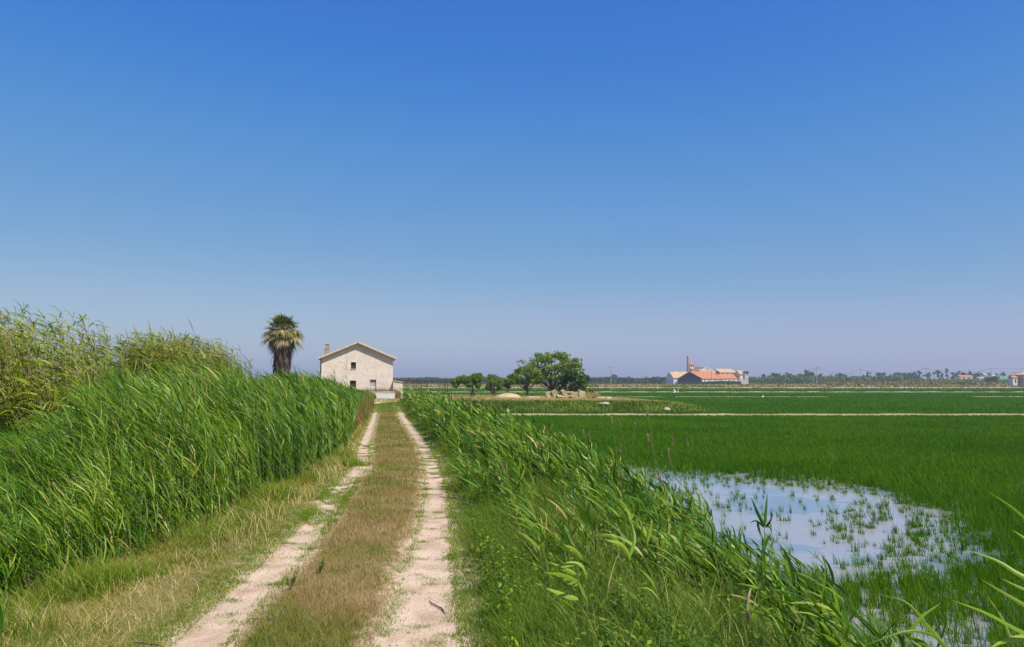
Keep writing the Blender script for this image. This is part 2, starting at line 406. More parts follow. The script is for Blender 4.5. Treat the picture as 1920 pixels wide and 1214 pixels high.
# pond and flooded field
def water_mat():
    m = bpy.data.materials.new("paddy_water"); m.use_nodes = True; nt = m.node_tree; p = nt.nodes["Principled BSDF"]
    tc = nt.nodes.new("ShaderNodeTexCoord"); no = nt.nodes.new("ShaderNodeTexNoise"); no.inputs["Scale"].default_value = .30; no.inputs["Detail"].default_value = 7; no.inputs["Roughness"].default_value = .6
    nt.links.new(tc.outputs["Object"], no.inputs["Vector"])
    r = _ramp(nt, [(.36, (.19, .24, .29)), (.455, (.22, .27, .32)), (.485, (.315, .315, .335)), (.62, (.34, .325, .325)), (.72, (.31, .27, .24))]); nt.links.new(no.outputs[0], r.inputs[0])  # mud tones, with patches of rippled sky reflection put into the colour
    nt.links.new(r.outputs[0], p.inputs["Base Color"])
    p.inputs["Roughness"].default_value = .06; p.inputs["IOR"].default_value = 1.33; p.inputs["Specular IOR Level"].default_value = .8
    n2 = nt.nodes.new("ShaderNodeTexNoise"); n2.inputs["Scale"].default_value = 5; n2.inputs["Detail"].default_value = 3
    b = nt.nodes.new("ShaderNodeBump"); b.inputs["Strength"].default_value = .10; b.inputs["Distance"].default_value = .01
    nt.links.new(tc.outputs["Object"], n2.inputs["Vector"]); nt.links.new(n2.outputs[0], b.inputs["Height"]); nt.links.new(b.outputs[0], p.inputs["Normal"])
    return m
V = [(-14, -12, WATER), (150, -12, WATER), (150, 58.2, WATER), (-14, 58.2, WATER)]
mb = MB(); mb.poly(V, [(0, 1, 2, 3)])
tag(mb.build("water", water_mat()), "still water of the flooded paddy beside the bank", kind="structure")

# ------------------------------------------------------------------ scatter and plant builders
def scatter(y0, y1, lo, hi, rho, d0=6.0, pw=1.5, seed=0, cap=None):
    """points between the curves lo(y) and hi(y); density rho per m2 at distance d0, thinning with distance"""
    r = np.random.default_rng(seed)
    g = np.linspace(y0, y1, 400); w = np.maximum(hi(g) - lo(g), 0) * rho * (d0 / np.maximum(np.abs(g), d0)) ** pw
    cum = np.concatenate([[0], np.cumsum((w[1:] + w[:-1]) / 2 * np.diff(g))])
    n = int(cum[-1]); n = min(n, cap) if cap else n
    y = np.interp(r.random(n) * cum[-1], cum, g)
    x = lo(y) + r.random(n) * (hi(y) - lo(y))
    return x, y, r
def unit(v): return v / (np.linalg.norm(v, axis=-1, keepdims=True) + 1e-9)
def grass(geo, x, y, z, h, w, r, lean=.35, wind=(-.25, 0.0), tint=None, K=4, droop=.25):
    n = len(x)
    if n == 0: return
    az = r.random(n) * 2 * math.pi; ln = lean * r.random(n) * h
    dx = np.cos(az) * ln + wind[0] * h; dy = np.sin(az) * ln + wind[1] * h
    t = np.linspace(0, 1, K)[None, :]
    P = np.zeros((n, K, 3))
    P[..., 0] = x[:, None] + dx[:, None] * t ** 1.7; P[..., 1] = y[:, None] + dy[:, None] * t ** 1.7
    P[..., 2] = (z - .01)[:, None] + h[:, None] * (t - droop * t ** 3 * (.4 + .6 * r.random(n))[:, None])
    W = w[:, None] * np.clip(1.02 - t ** 1.6, .06, 1)
    a2 = az + math.pi / 2 + r.normal(0, .5, n)
    a2 = np.where(r.random(n) < .55, r.normal(0, .6, n), a2)   # many blades turn their flat side out of the wind
    side = np.stack([np.cos(a2), np.sin(a2), np.zeros(n)], 1)
    geo.ribbons(P, W, side, r.random(n) if tint is None else tint)
def reeds(stem, leaf, x, y, z, H, r, nleaf=10, llen=.42, lw=.011, wind=.30, K=4, sk=4, sr=.004, lo=.12, spread=.55, tint=None, flag=.8, azsd=1.3, dead=.05):
    """stems bent by the wind, with long leaves all down them; the wind blows to -x"""
    n = len(x)
    if n == 0: return
    b = wind * H * (.3 + 1.4 * r.random(n)) * (1 + .45 * wob(x, y, 1.1, 2)); by = r.normal(0, .16, n) * H
    def pos(t):
        return np.stack([x[:, None] - b[:, None] * t ** 1.8, y[:, None] + by[:, None] * t ** 1.8, z[:, None] + H[:, None] * (t - .06 * t ** 3)], 2)
    ts = np.linspace(0, 1, sk)[None, :].repeat(n, 0)
    P = pos(ts)
    if stem is not None:
        stem.tubes(P, (sr * (1.05 - .7 * ts)), r.random(n), n=3)
    tl = lo + (1 - lo) * (np.arange(nleaf)[None, :] + r.random((n, nleaf)) * .8) / nleaf
    tl = np.clip(tl, 0, 1)
    B = pos(tl).reshape(-1, 3)
    T = unit((pos(np.clip(tl + .03, 0, 1.05)) - pos(tl - .03)).reshape(-1, 3))
    m = len(B)
    az = np.pi + r.normal(0, azsd, m)                       # azimuth round -x
    out = np.stack([np.cos(az), np.sin(az), np.zeros(m)], 1)
    L = llen * (.6 + .7 * r.random(m)) * (1 - .35 * np.abs(tl.reshape(-1) - .6))
    ang = spread * (.5 + .9 * r.random(m))
    d0 = unit(T * np.cos(ang)[:, None] + out * np.sin(ang)[:, None])
    sag = (.15 + .55 * r.random(m) ** 2) * flag
    wnd = np.stack([-np.ones(m), r.normal(0, .25, m), np.zeros(m)], 1)
    t = np.linspace(0, 1, K)[None, :, None]
    Pl = B[:, None, :] + L[:, None, None] * (d0[:, None, :] * t + wnd[:, None, :] * (.32 * t ** 2) * (.4 + r.random(m))[:, None, None] - np.array([0, 0, 1.])[None, None, :] * sag[:, None, None] * t ** 2.4)
    prof = np.array({3: [.7, 1, .05], 4: [.55, 1, .8, .04], 5: [.5, .95, 1, .6, .03], 6: [.45, .9, 1, .85, .5, .03]}[K])
    W = lw * (.6 + .7 * r.random(m))[:, None] * prof[None, :]
    side = unit(np.cross(d0, np.stack([r.normal(0, .5, m), r.normal(0, .5, m), np.ones(m)], 1)))
    tt = (r.random(n)[:, None] * .5 + r.random((n, nleaf)) * .5).reshape(-1) if tint is None else np.repeat(tint, nleaf) + r.normal(0, .12, m)
    tt = np.where(r.random(m) < dead, .97 + .03 * r.random(m), np.clip(tt, 0, .93))
    leaf.ribbons(Pl, W, side, tt)

# ------------------------------------------------------------------ grasses of the track (nobody could count them)
_q = [(690, 768), (668, 806), (640, 850), (560, 900), (480, 940), (350, 1010), (150, 1080), (0, 1130)]
_Q = np.array([at(*p) for p in _q])[::-1]
_Q = np.vstack([[-4.3, -6], [-4.1, 4.5], _Q, [-9.9, 53], [-12.0, 64], [-13.6, 76]])
def reed_front(y): return np.interp(y, _Q[:, 1], _Q[:, 0])
inL = lambda y: rutL(y) + rutw(y, -1) / 2 * .86
inR = lambda y: rutR(y) - rutw(y, 1) / 2 * .86
outL = lambda y: rutL(y) - rutw(y, -1) / 2 * .86
outR = lambda y: rutR(y) + rutw(y, 1) / 2 * .86

def lod(y, w0, d0=6.0, p=.75): return w0 * (np.maximum(np.abs(y), d0) / d0) ** p

# strip between the wheels: olive and rusty seed grass
g = Geo()
x, y, r = scatter(3.2, 54, lambda y: inL(y) - .10, lambda y: inR(y) + .10, 5600, 5.5, 1.50, 11)
e = np.minimum(x - inL(y), inR(y) - x)
keep = (r.random(len(x)) < .03 + .97 * sstep(-.04, .15, e + .09 * wob(x, y, 4.3) + .05 * wob(x, y, 13, 3))); x, y, e = x[keep], y[keep], e[keep]
h = (.022 + .045 * sstep(0, .25, e)) * (.4 + 1.1 * r.random(len(x))) * (1 + .35 * wob(x, y, 1.7) + .25 * wob(x, y, 5.5, 2))
grn = sstep(-.1, .5, wob(x, y, .62, 2) + .5 * wob(x, y, 2.6, 7)) * .50 + .20 * sstep(12, 26, y)
grass(g, x, y, ground_z(x, y), h, lod(y, .0017) * (.6 + .9 * r.random(len(x))), r, 1.5, (-.05, 0), np.clip(r.random(len(x)) * .80 + .26 - grn, 0, 1), K=3)
# fine seed heads hanging over it
x, y, r = scatter(3.2, 50, lambda y: inL(y) + .05, lambda y: inR(y) - .05, 1500, 5.5, 1.6, 12)
k = wob(x, y, 1.2, 11) > -.2; x, y = x[k], y[k]
h = .05 + .07 * r.random(len(x))
grass(g, x, y, ground_z(x, y) + .02, h, lod(y, .0013), r, 1.3, (-.1, 0), np.clip(.55 + .4 * r.random(len(x)), 0, 1), K=3)
tag(g.build("center_grass", G['seedgrass']), "olive and rusty seed grass between the two wheel tracks", "grass", kind="stuff")

# low green creeping grass fringing and breaking into the tracks
g = Geo()
for a, b, rho, sd in ((lambda y: inL(y) - .12, lambda y: inL(y) + .12, 6500, 21), (lambda y: inR(y) - .12, lambda y: inR(y) + .12, 6500, 22), (lambda y: outR(y) - .10, lambda y: outR(y) + .20, 9000, 23), (lambda y: outL(y) - .34, lambda y: outL(y) + .12, 8000, 24)):
    x, y, r = scatter(3.2, 54, a, b, rho, 5.5, 1.5, sd)
    q_ = 1 - np.abs((x - (a(y) + b(y)) / 2) / ((b(y) - a(y)) / 2)); k = (wob(x, y, 3.0, sd) + .6 * wob(x, y, 11, sd) + .8 * q_ > .15) & (r.random(len(x)) < .15 + q_); x, y = x[k], y[k]
    grass(g, x, y, ground_z(x, y), .02 + .045 * r.random(len(x)), lod(y, .0020), r, 1.2, (-.1, 0), r.random(len(x)), K=3)
x, y, r = scatter(9.0, 15.0, lambda y: outL(y) - .1, lambda y: inL(y) + .1, 11000, 5.5, 1.4, 25)      # the left track is overgrown here
k = (wob(x, y, 3.1, 5) + .6 * wob(x, y, 11, 5) > -.22) & (r.random(len(x)) < sstep(8.9, 10.0, y + .3 * wob(x, y, 3)) * (1 - sstep(13.2, 14.8, y + .5 * wob(x, y, 4)))); x, y = x[k], y[k]
grass(g, x, y, ground_z(x, y) + .01, .02 + .04 * r.random(len(x)), lod(y, .0022), r, 1.3, (-.1, 0), .1 + .8 * r.random(len(x)), K=3)
for i in range(110):                                                                              # tufts inside the wheel tracks
    sd = random.choice((1, 1, -1)); yc = random.uniform(4.3, 22); xc = float((rutR if sd > 0 else rutL)(yc)) + random.uniform(-.24, .24)
    m = random.randint(60, 260); x = xc + rng.normal(0, .05 + .03 * random.random(), m); y = yc + rng.normal(0, .035, m)
    grass(g, x, y, ground_z(x, y) + .008, .015 + .03 * rng.random(m), lod(y, .0018), rng, 1.4, (-.1, 0), rng.random(m), K=3)
x, y, r = scatter(44, 70, lambda y: outL(y) - .2, lambda y: outR(y) + .5, 1500, 5.5, 1.0, 26)          # green again at the far end
grass(g, x, y, ground_z(x, y), .04 + .07 * r.random(len(x)), lod(y, .0024), r, 1., (-.1, 0), r.random(len(x)) * .9, K=3)
tag(g.build("creeping_grass", G['verge']), "short green grass creeping over the edges of the dirt tracks", "grass", kind="stuff")

# left verge: straw and pale green grass in front of the reeds
g = Geo()
x, y, r = scatter(3.0, 56, lambda y: reed_front(y) - .5, lambda y: outL(y) + .03, 5600, 5.5, 1.45, 31)
f = (outL(y) - x) / np.maximum(outL(y) - reed_front(y), .3)
tall = sstep(.25, .95, f + .2 * wob(x, y, 1.1, 3))
h = (.034 + .12 * tall) * (.4 + 1.1 * r.random(len(x))) * (1 + .3 * wob(x, y, 2.1, 4))
tt = .02 + .50 * r.random(len(x)) + .30 * wob(x, y, .9, 4) + .28 * sstep(8.5, 6.0, y) * tall
grass(g, x, y, ground_z(x, y), h, lod(y, .0019) * (.7 + .8 * r.random(len(x))), r, 1.6, (-.1, 0), np.clip(tt, 0, 1), K=4, droop=.5)
x, y, r = scatter(3.0, 30, lambda y: reed_front(y) - .3, lambda y: reed_front(y) + .8, 520, 5.5, 1.3, 32)  # taller dead stalks at the foot of the reeds
k = (wob(x, y, .8, 7) > -.25) & (x < outL(y) - .05); x, y = x[k], y[k]
grass(g, x, y, ground_z(x, y), .14 + .30 * r.random(len(x)) ** 1.5, lod(y, .0024), r, 1.2, (-.2, 0), np.clip(.5 + .5 * r.random(len(x)), 0, 1), K=5, droop=.5)
x, y, r = scatter(3.6, 9.5, lambda y: reed_front(y) - .3, lambda y: reed_front(y) + 1.9, 1000, 5.5, 1.3, 35)   # a dense patch of long dry grass close by
k = r.random(len(x)) < sstep(1.9, .7, x - reed_front(y)) * (.35 + .65 * sstep(-.3, .3, wob(x, y, 1.5, 12))) * sstep(9.5, 6.5, y); x, y = x[k], y[k]
grass(g, x, y, ground_z(x, y), .07 + .16 * r.random(len(x)), lod(y, .0022), r, 1.7, (-.15, 0), np.clip(.5 + .5 * r.random(len(x)), 0, 1), K=5, droop=.6)
tag(g.build("verge_grass", G['straw']), "dry straw coloured grass between the left wheel track and the reeds", "grass", kind="stuff")
g = Geo()
x, y, r = scatter(3.0, 56, lambda y: reed_front(y) - .5, lambda y: outL(y) + .05, 5200, 5.5, 1.45, 33)
k = wob(x, y, .75, 9) + .4 * wob(x, y, 3, 2) + .9 * sstep(.45, .0, (outL(y) - x)) > -.1; x, y = x[k], y[k]
f = (outL(y) - x) / np.maximum(outL(y) - reed_front(y), .3)
grass(g, x, y, ground_z(x, y), (.03 + .17 * sstep(.2, .9, f)) * (.5 + .8 * r.random(len(x))), lod(y, .0021), r, 1.1, (-.2, 0), np.clip(.2 + .65 * r.random(len(x)), 0, 1), K=4)
tag(g.build("green_verge_grass", G['verge']), "fresh green grass mixed into the dry left verge", "grass", kind="stuff")

# ------------------------------------------------------------------ left reed bed
def bed_h(x, y):
    h = np.interp(y, [3, 5.5, 7.5, 9, 13, 18, 26, 34, 45, 75], [1.30, 1.42, 1.72, 2.05, 2.15, 2.1, 1.95, 1.78, 1.30, .7])
    return h
st = Geo(); lf = Geo()
for (ya, yb, depth, rho, nl, K, wd, sd) in ((3.2, 9, 2.2, 190, 20, 5, .0056, 41), (9, 16, 4.0, 140, 19, 4, .0072, 42), (16, 28, 4.5, 70, 15, 4, .0125, 43), (28, 46, 4.0, 38, 12, 3, .020, 44), (46, 76, 3.0, 18, 10, 3, .032, 45)):
    x, y, r = scatter(ya, yb, lambda y: reed_front(y) - depth, lambda y: reed_front(y) + .05, rho, ya, 0.9, sd)
    dd = reed_front(y) - x
    k = (wob(x, y, 2.3, 4) + .5 * wob(x, y, 6.1, 1) > -.75); x, y, dd = x[k], y[k], dd[k]
    H = bed_h(x, y) * (.70 + .38 * r.random(len(x))) * (.55 + .45 * sstep(-.1, .9, dd + .35 * wob(x, y, 1.7, 6)))
    H *= 1 + .08 * wob(x, y, .6, 3) + .07 * wob(x, y, 2.4, 5)
    H *= 1 - .34 * sstep(-.50, -.62, x / y) * (y < 17)
    H *= np.where((y < 8.5), 1 - .25 * sstep(.6, 2.0, dd), 1)
    tn = .15 + .55 * r.random(len(x)) + .16 * wob(x, y, .4, 8)
    reeds(st, lf, x, y, ground_z(x, y), H, r, nleaf=nl, llen=.31 + .006 * ya, lw=wd, wind=.12, azsd=1.4, dead=.03, K=K, sr=.0035 * (wd / .0075) ** .6, lo=.04, spread=.44, tint=tn, flag=.34)
root = thing("reed_bed", "long dense wall of bright green wind-bent reeds along the left of the track", "reeds", (0, 0, 0))
root["kind"] = "stuff"
st.build("stem", M['stem'], root); 
tag(lf.build("foliage", G['reed'], root))
for c in root.children: c["kind"] = "stuff"

# reddish brown seeding grass where the reed bed ends by the track
g = Geo()
x, y, r = scatter(28, 60, lambda y: reed_front(y) - .8, lambda y: reed_front(y) + .75, 90, 20, .6, 46)
k = (wob(x, y, .6, 2) > -.5) & (x < outL(y) - .12); x, y = x[k], y[k]
grass(g, x, y, ground_z(x, y), (.7 + .75 * r.random(len(x))) * (1 - .6 * sstep(0, .8, x - reed_front(y))), lod(y, .0035), r, .4, (-.25, 0), r.random(len(x)), K=4)
tag(g.build("brown_grass", G['brownweed']), "reddish brown seeding grass at the far end of the reed wall", "grass", kind="stuff")
# green bushy tufts at the foot of the reeds near the camera
g = Geo()
for cx, cy, n_, hh in [(*at(150, 1105), 650, .34), (*at(215, 1090), 300, .30), (*at(660, 872), 300, .22), (*at(640, 862), 200, .3), (*at(20, 1190), 240, .4), (*at(520, 940), 300, .35)]:
    x = cx + rng.normal(0, .16, n_); y = cy + rng.normal(0, .14, n_)
    grass(g, x, y, ground_z(x, y), hh * (.5 + .8 * rng.random(n_)), lod(y, .0032), rng, 1.1, (-.15, 0), .3 + .6 * rng.random(n_), K=5, droop=.35)
tag(g.build("lush_grass", G['verge']), "lush green grass tufts at the foot of the left reeds", "grass", kind="stuff")

# giant cane thickets behind the reeds
def cane_thicket(label, x0, x1, y0, y1, top, n, seed, nplume=4):
    r = np.random.default_rng(seed)
    cx = (x0 + x1) / 2; cy = (y0 + y1) / 2
    root = thing("cane_thicket", label, "cane", (cx, cy, 0))
    x = x0 + (x1 - x0) * r.random(n); y = y0 + (y1 - y0) * r.random(n)
    H = top(x) * (.72 + .30 * r.random(n))
    front = r.random(n) < .35; y = np.where(front, y0 + .6 * r.random(n), y); H = np.where(front, H * (.55 + .45 * r.random(n)), H)
    st, lf = Geo(), Geo()
    z = ground_z(x, y)
    tn = .0 + .62 * r.random(n) + .22 * wob(x, y, 1.1, seed)
    reeds(st, lf, x - cx, y - cy, z, H - z, r, nleaf=30, llen=.36, lw=.014, wind=.13, azsd=1.5, dead=.05, K=5, sr=.010, lo=.12, spread=.85, tint=tn, flag=1.25)
    st.build("stalk", M['drystem'], root); lf.build("foliage", G['cane'], root)
    pl = Geo(); k = r.choice(n, nplume, replace=False)
    P = np.zeros((nplume, 4, 3)); t = np.linspace(0, 1, 4)
    P[..., 0] = (x[k] - cx)[:, None] - .13 * H[k][:, None] - .25 * t * (.3 + r.random((nplume, 1))); P[..., 1] = (y[k] - cy)[:, None]
    P[..., 2] = H[k][:, None] * .93 + .75 * t * (.6 + .6 * r.random((nplume, 1)))
    for q in range(nplume):
        pl = Geo(); pl.tubes(P[q:q + 1], np.array([[.004, .006, .014, .004]]), r.random(1), 4); pl.build("plume", G['plume'], root)
    return root
yA = 13.0
xr = atd(178, 700, yA)[0]
cane_thicket("tall yellow-green cane thicket at the left edge of the photo", -15.5, xr, 12.0, 15.5,
             lambda x: np.interp(x, [-15.5, atd(0, 0, yA)[0], atd(60, 0, yA)[0], atd(110, 0, yA)[0], atd(160, 0, yA)[0], xr], [3.45, 3.42, 3.48, 3.25, 3.12, 2.6]), 1500, 51, 5)
yB = 21.0
cane_thicket("lower yellow-green cane thicket behind the middle of the reed wall", atd(305, 0, yB)[0], atd(478, 0, 24)[0], 20.0, 25.0,
             lambda x: np.interp(x, [atd(300, 0, yB)[0], atd(335, 0, yB)[0], atd(375, 0, yB)[0], atd(420, 0, yB)[0], atd(470, 0, 24)[0]], [2.95, 3.45, 3.35, 3.1, 2.65]), 1100, 52, 9)

# ------------------------------------------------------------------ right bank
bankL = lambda y: outR(y) + .02
shore = lambda y: mid(y) + np.interp(y, [0, 8, 16, 30, 60], [4.75, 4.85, 5.4, 5.5, 5.6])
g = Geo()
x, y, r = scatter(2.6, 66, bankL, lambda y: outR(y) + 1.0, 3800, 5.0, 1.45, 61)
f = x - bankL(y)
h = (.05 + .20 * sstep(0, .6, f + .2 * wob(x, y, 1.4))) * (.5 + .9 * r.random(len(x)))
grass(g, x, y, ground_z(x, y), h, lod(y, .0021), r, .9, (-.25, 0), np.clip(r.random(len(x)) * .8 + .12 * wob(x, y, .8), 0, 1), K=4)
tag(g.build("right_verge_grass", G['verge']), "dense green grass on the right edge of the right wheel track", "grass", kind="stuff")
g = Geo()
x, y, r = scatter(2.6, 66, lambda y: outR(y) + .55, lambda y: shore(y) + .1, 3000, 5.0, 1.40, 62)
h = (.20 + .24 * r.random(len(x))) * (1 + .35 * wob(x, y, .9, 5)) * (1 + .5 * sstep(7, 18, y)) * (.6 + .4 * sstep(.3, 1.2, x - outR(y)))
grass(g, x, y, ground_z(x, y), h, lod(y, .0018) * (.6 + .8 * r.random(len(x))), r, 1.2, (-.12, 0), np.clip(r.random(len(x)) * .85 + .2 * wob(x, y, .7, 2), 0, 1), K=4, droop=.35)
x, y, r = scatter(3.2, 30, lambda y: outR(y) + .8, lambda y: shore(y), 260, 5.0, 1.2, 63)          # long arching blades
grass(g, x, y, ground_z(x, y), .34 + .34 * r.random(len(x)), lod(y, .0038), r, 1.2, (-.25, 0), r.random(len(x)), K=6, droop=.5)
tag(g.build("bank_grass", G['bank']), "tall tangled green grass covering the slope down to the paddy", "grass", kind="stuff")
# broad leaved weeds in the bank
g = Geo()
x, y, r = scatter(3.4, 26, lambda y: outR(y) + .25, lambda y: shore(y) - .2, 60, 5.0, 1.2, 64)
k = wob(x, y, 1.2, 4) > -.15; x, y = x[k], y[k]
n = len(x); hh = .14 + .30 * r.random(n) * (1 + .3 * wob(x, y, 2))
m = 16; lx = np.repeat(x, m); ly = np.repeat(y, m); q = r.random(n * m); lz = np.repeat(ground_z(x, y), m) + np.repeat(hh, m) * (.25 + .75 * q)
az = r.random(n * m) * 2 * math.pi; L = .022 + .028 * r.random(n * m); up = r.normal(.1, .5, n * m)
D = unit(np.stack([np.cos(az), np.sin(az), up], 1)); B = np.stack([lx, ly, lz], 1) + D * .012 - np.stack([.12 * np.repeat(hh, m) * q, 0 * q, 0 * q], 1)
t = np.linspace(0, 1, 4)[None, :, None]
P = B[:, None, :] + D[:, None, :] * L[:, None, None] * t - np.array([0, 0, 1.])[None, None, :] * (.25 * L)[:, None, None] * t ** 2
sd_ = unit(np.cross(D, np.stack([r.normal(0, .3, n * m), r.normal(0, .3, n * m), np.ones(n * m)], 1)))
g.ribbons(P, (L * .28 * (np.maximum(ly, 6) / 6) ** .4)[:, None] * np.array([[.25, 1, .8, .05]]), sd_, r.random(n * m))
S = np.zeros((n, 3, 3)); S[..., 0] = x[:, None] - .12 * hh[:, None] * np.array([0, .5, 1]) ** 1; S[..., 1] = y[:, None]; S[..., 2] = ground_z(x, y)[:, None] + hh[:, None] * np.array([0, .5, 1.])
g.tubes(S, np.full((n, 3), .0022), r.random(n) * .4, 3)
tag(g.build("bank_weeds", G['weed']), "bright leafy weeds scattered through the bank grass", "weeds", kind="stuff")

# reeds standing all along the lower bank
st = Geo(); lf = Geo()
def rband(ya, yb, o0, o1, rho, H0, H1, nl, wd, sd, K=4, d0=5.0, pw=.9, ll=.33, wind=.10, thr=-.05):
    x, y, r = scatter(ya, yb, lambda y: mid(y) + o0(y), lambda y: mid(y) + o1(y), rho, d0, pw, sd)
    k = wob(x, y, 1.0, sd) + .5 * wob(x, y, 2.9, sd) > thr; x, y = x[k], y[k]
    H = (H0 + (H1 - H0) * r.random(len(x))) * (1 + .15 * wob(x, y, .45, 1))
    reeds(st, lf, x, y, ground_z(x, y), H, r, nleaf=nl, llen=ll, lw=wd, wind=wind, K=K, sr=.0030 * (wd / .011) ** .6, lo=.15, spread=.5, tint=.12 + .62 * r.random(len(x)), flag=.55, azsd=1.9, dead=.06)
c_ = lambda v: (lambda y: v + 0 * y)
rband(3.7, 7.5, lambda y: 3.5 + 0 * y, lambda y: 4.9 + 0 * y, 40, .48, .82, 8, .0125, 71, K=6, ll=.38)
rband(7.5, 12, c_(2.9), c_(5.0), 44, .50, .82, 9, .0125, 72, K=5, thr=-.2)
rband(7, 13, c_(1.5), c_(3.1), 17.0, .40, .8, 7, .012, 73, K=5, thr=.1)
rband(12, 20, c_(2.0), c_(5.4), 40, .65, 1.10, 9, .015, 74, d0=12, thr=-.25)
rband(10.5, 20, c_(1.22), c_(2.3), 26, .35, .85, 8, .013, 78, d0=12, thr=-.1)
rband(20, 34, c_(1.3), c_(5.6), 29, .70, 1.35, 9, .020, 75, d0=20, thr=-.3)
rband(34, 60, c_(1.3), c_(5.8), 15, .7, 1.30, 8, .032, 76, K=3, d0=34, thr=-.4)
rband(56, 72, c_(1.6), c_(5.5), 9, .5, 1.0, 8, .045, 77, K=3, d0=56)
root = thing("bank_reeds", "green reeds leaning left all along the bank right of the track", "reeds", (0, 0, 0)); root["kind"] = "stuff"
st.build("stem", M['stem'], root); lf.build("foliage", G['reed'], root)
for c in root.children: c["kind"] = "stuff"

# ------------------------------------------------------------------ rice
def inpoly(x, y, P):
    c = np.zeros(len(x), bool); n = len(P)
    for i in range(n):
        x1, y1 = P[i]; x2, y2 = P[(i + 1) % n]
        k = ((y1 > y) != (y2 > y)) & (x < (x2 - x1) * (y - y1) / (y2 - y1 + 1e-12) + x1); c ^= k
    return c
pond = [at(px, py, WATER) for px, py in [(1040, 862), (1120, 872), (1200, 879), (1300, 886), (1450, 895), (1560, 905), (1650, 920), (1720, 944), (1790, 968), (1840, 992), (1885, 1015), (1890, 1050), (1860, 1066), (1800, 1080), (1700, 1102), (1560, 1100), (1440, 1085), (1300, 1090), (1100, 1120), (900, 1000)]]
g = Geo()
pts = []
for (ya, yb, rho, h0, wd, nb, sd) in ((12, 19, 150, .26, .0055, 8, 81), (19, 30, 95, .27, .0080, 7, 82), (30, 58.2, 52, .27, .0135, 6, 83)):
    x, y, r = scatter(ya, yb, lambda y: shore(y) + .1, lambda y: .70 * y + 9.0, rho, ya, .9, sd)
    k = ~inpoly(x + .5 * wob(x, y, 1.9) + .3 * wob(x, y, 6), y + 1.1 * wob(x, y, 1.3, 3) + .8 * wob(x, y, 5, 3) - 1.6 * r.random(len(x)) ** 3, pond); x, y = x[k], y[k]
    X_ = np.repeat(x, nb) + r.normal(0, .035, len(x) * nb); Y_ = np.repeat(y, nb) + r.normal(0, .035, len(x) * nb)
    hh = h0 * (.7 + .5 * r.random(len(X_))) * (1 + .10 * wob(X_, Y_, .8))
    grass(g, X_, Y_, np.full(len(X_), WATER - .02), hh, wd * (.7 + .6 * r.random(len(X_))), r, .6, (-.10, 0), np.clip(r.random(len(X_)) * .85 + .05 + .12 * wob(X_, Y_, .3), 0, 1), K=3, droop=.15)
# rice in and before the pond: separate clumps
xp, yp, r = scatter(5.2, 24, lambda y: shore(y) - .1, lambda y: .72 * y + 5, 165, 6, .55, 84)
ins = inpoly(xp + .25 * wob(xp, yp, 2.3), yp + .3 * wob(xp, yp, 1.7, 2), pond)
P1 = [at(px, py, WATER) for px, py in [(1560, 940), (1700, 950), (1760, 1000), (1640, 1050), (1540, 1010)]]
P2 = [at(px, py, WATER) for px, py in [(1700, 960), (1950, 1000), (1980, 1080), (1640, 1100), (1500, 1085), (1700, 1030)]]
P3 = [at(px, py, WATER) for px, py in [(1400, 1150), (1850, 1160), (1860, 1260), (1400, 1260)]]
dist_edge = yp
cl_ = wob(xp, yp, 2.6, 7) + .5 * wob(xp, yp, 7, 3)
pr = np.where(ins, .022 + .42 * inpoly(xp, yp, P1) * (cl_ > .0) + .40 * inpoly(xp, yp, P2) * (cl_ > -.25) + .16 * (cl_ > .45), 1.0 - .50 * inpoly(xp, yp, P3) - .12 * (yp < 8.3) + .2 * wob(xp, yp, 1.8, 5))
far_edge = ins & (yp > 13) & inpoly(xp, yp - 2.3, pond) & ~inpoly(xp, yp + 2.2, pond)
pr = np.where(far_edge, np.maximum(pr, .30 * (cl_ > -.3)), pr)
pr = np.where(~ins & (yp > 12), 0, pr)
k = r.random(len(xp)) < pr; x, y, ins = xp[k], yp[k], ins[k]
nb = 10; X_ = np.repeat(x, nb) + r.normal(0, .022, len(x) * nb); Y_ = np.repeat(y, nb) + r.normal(0, .022, len(x) * nb)
hh = np.repeat(np.where(ins, .20, .36) * (.6 + .6 * r.random(len(x))), nb) * (.5 + .7 * r.random(len(X_)))
grass(g, X_, Y_, np.full(len(X_), WATER - .02), hh, np.full(len(X_), .0034) * (np.maximum(Y_, 7) / 7) ** .6, r, .55, (-.15, 0), np.clip(r.random(len(X_)) * .8 + .15, 0, 1), K=4, droop=.2)
tag(g.build("rice_plants", G['rice']), "dark green young rice growing in the flooded paddy", "rice", kind="stuff")

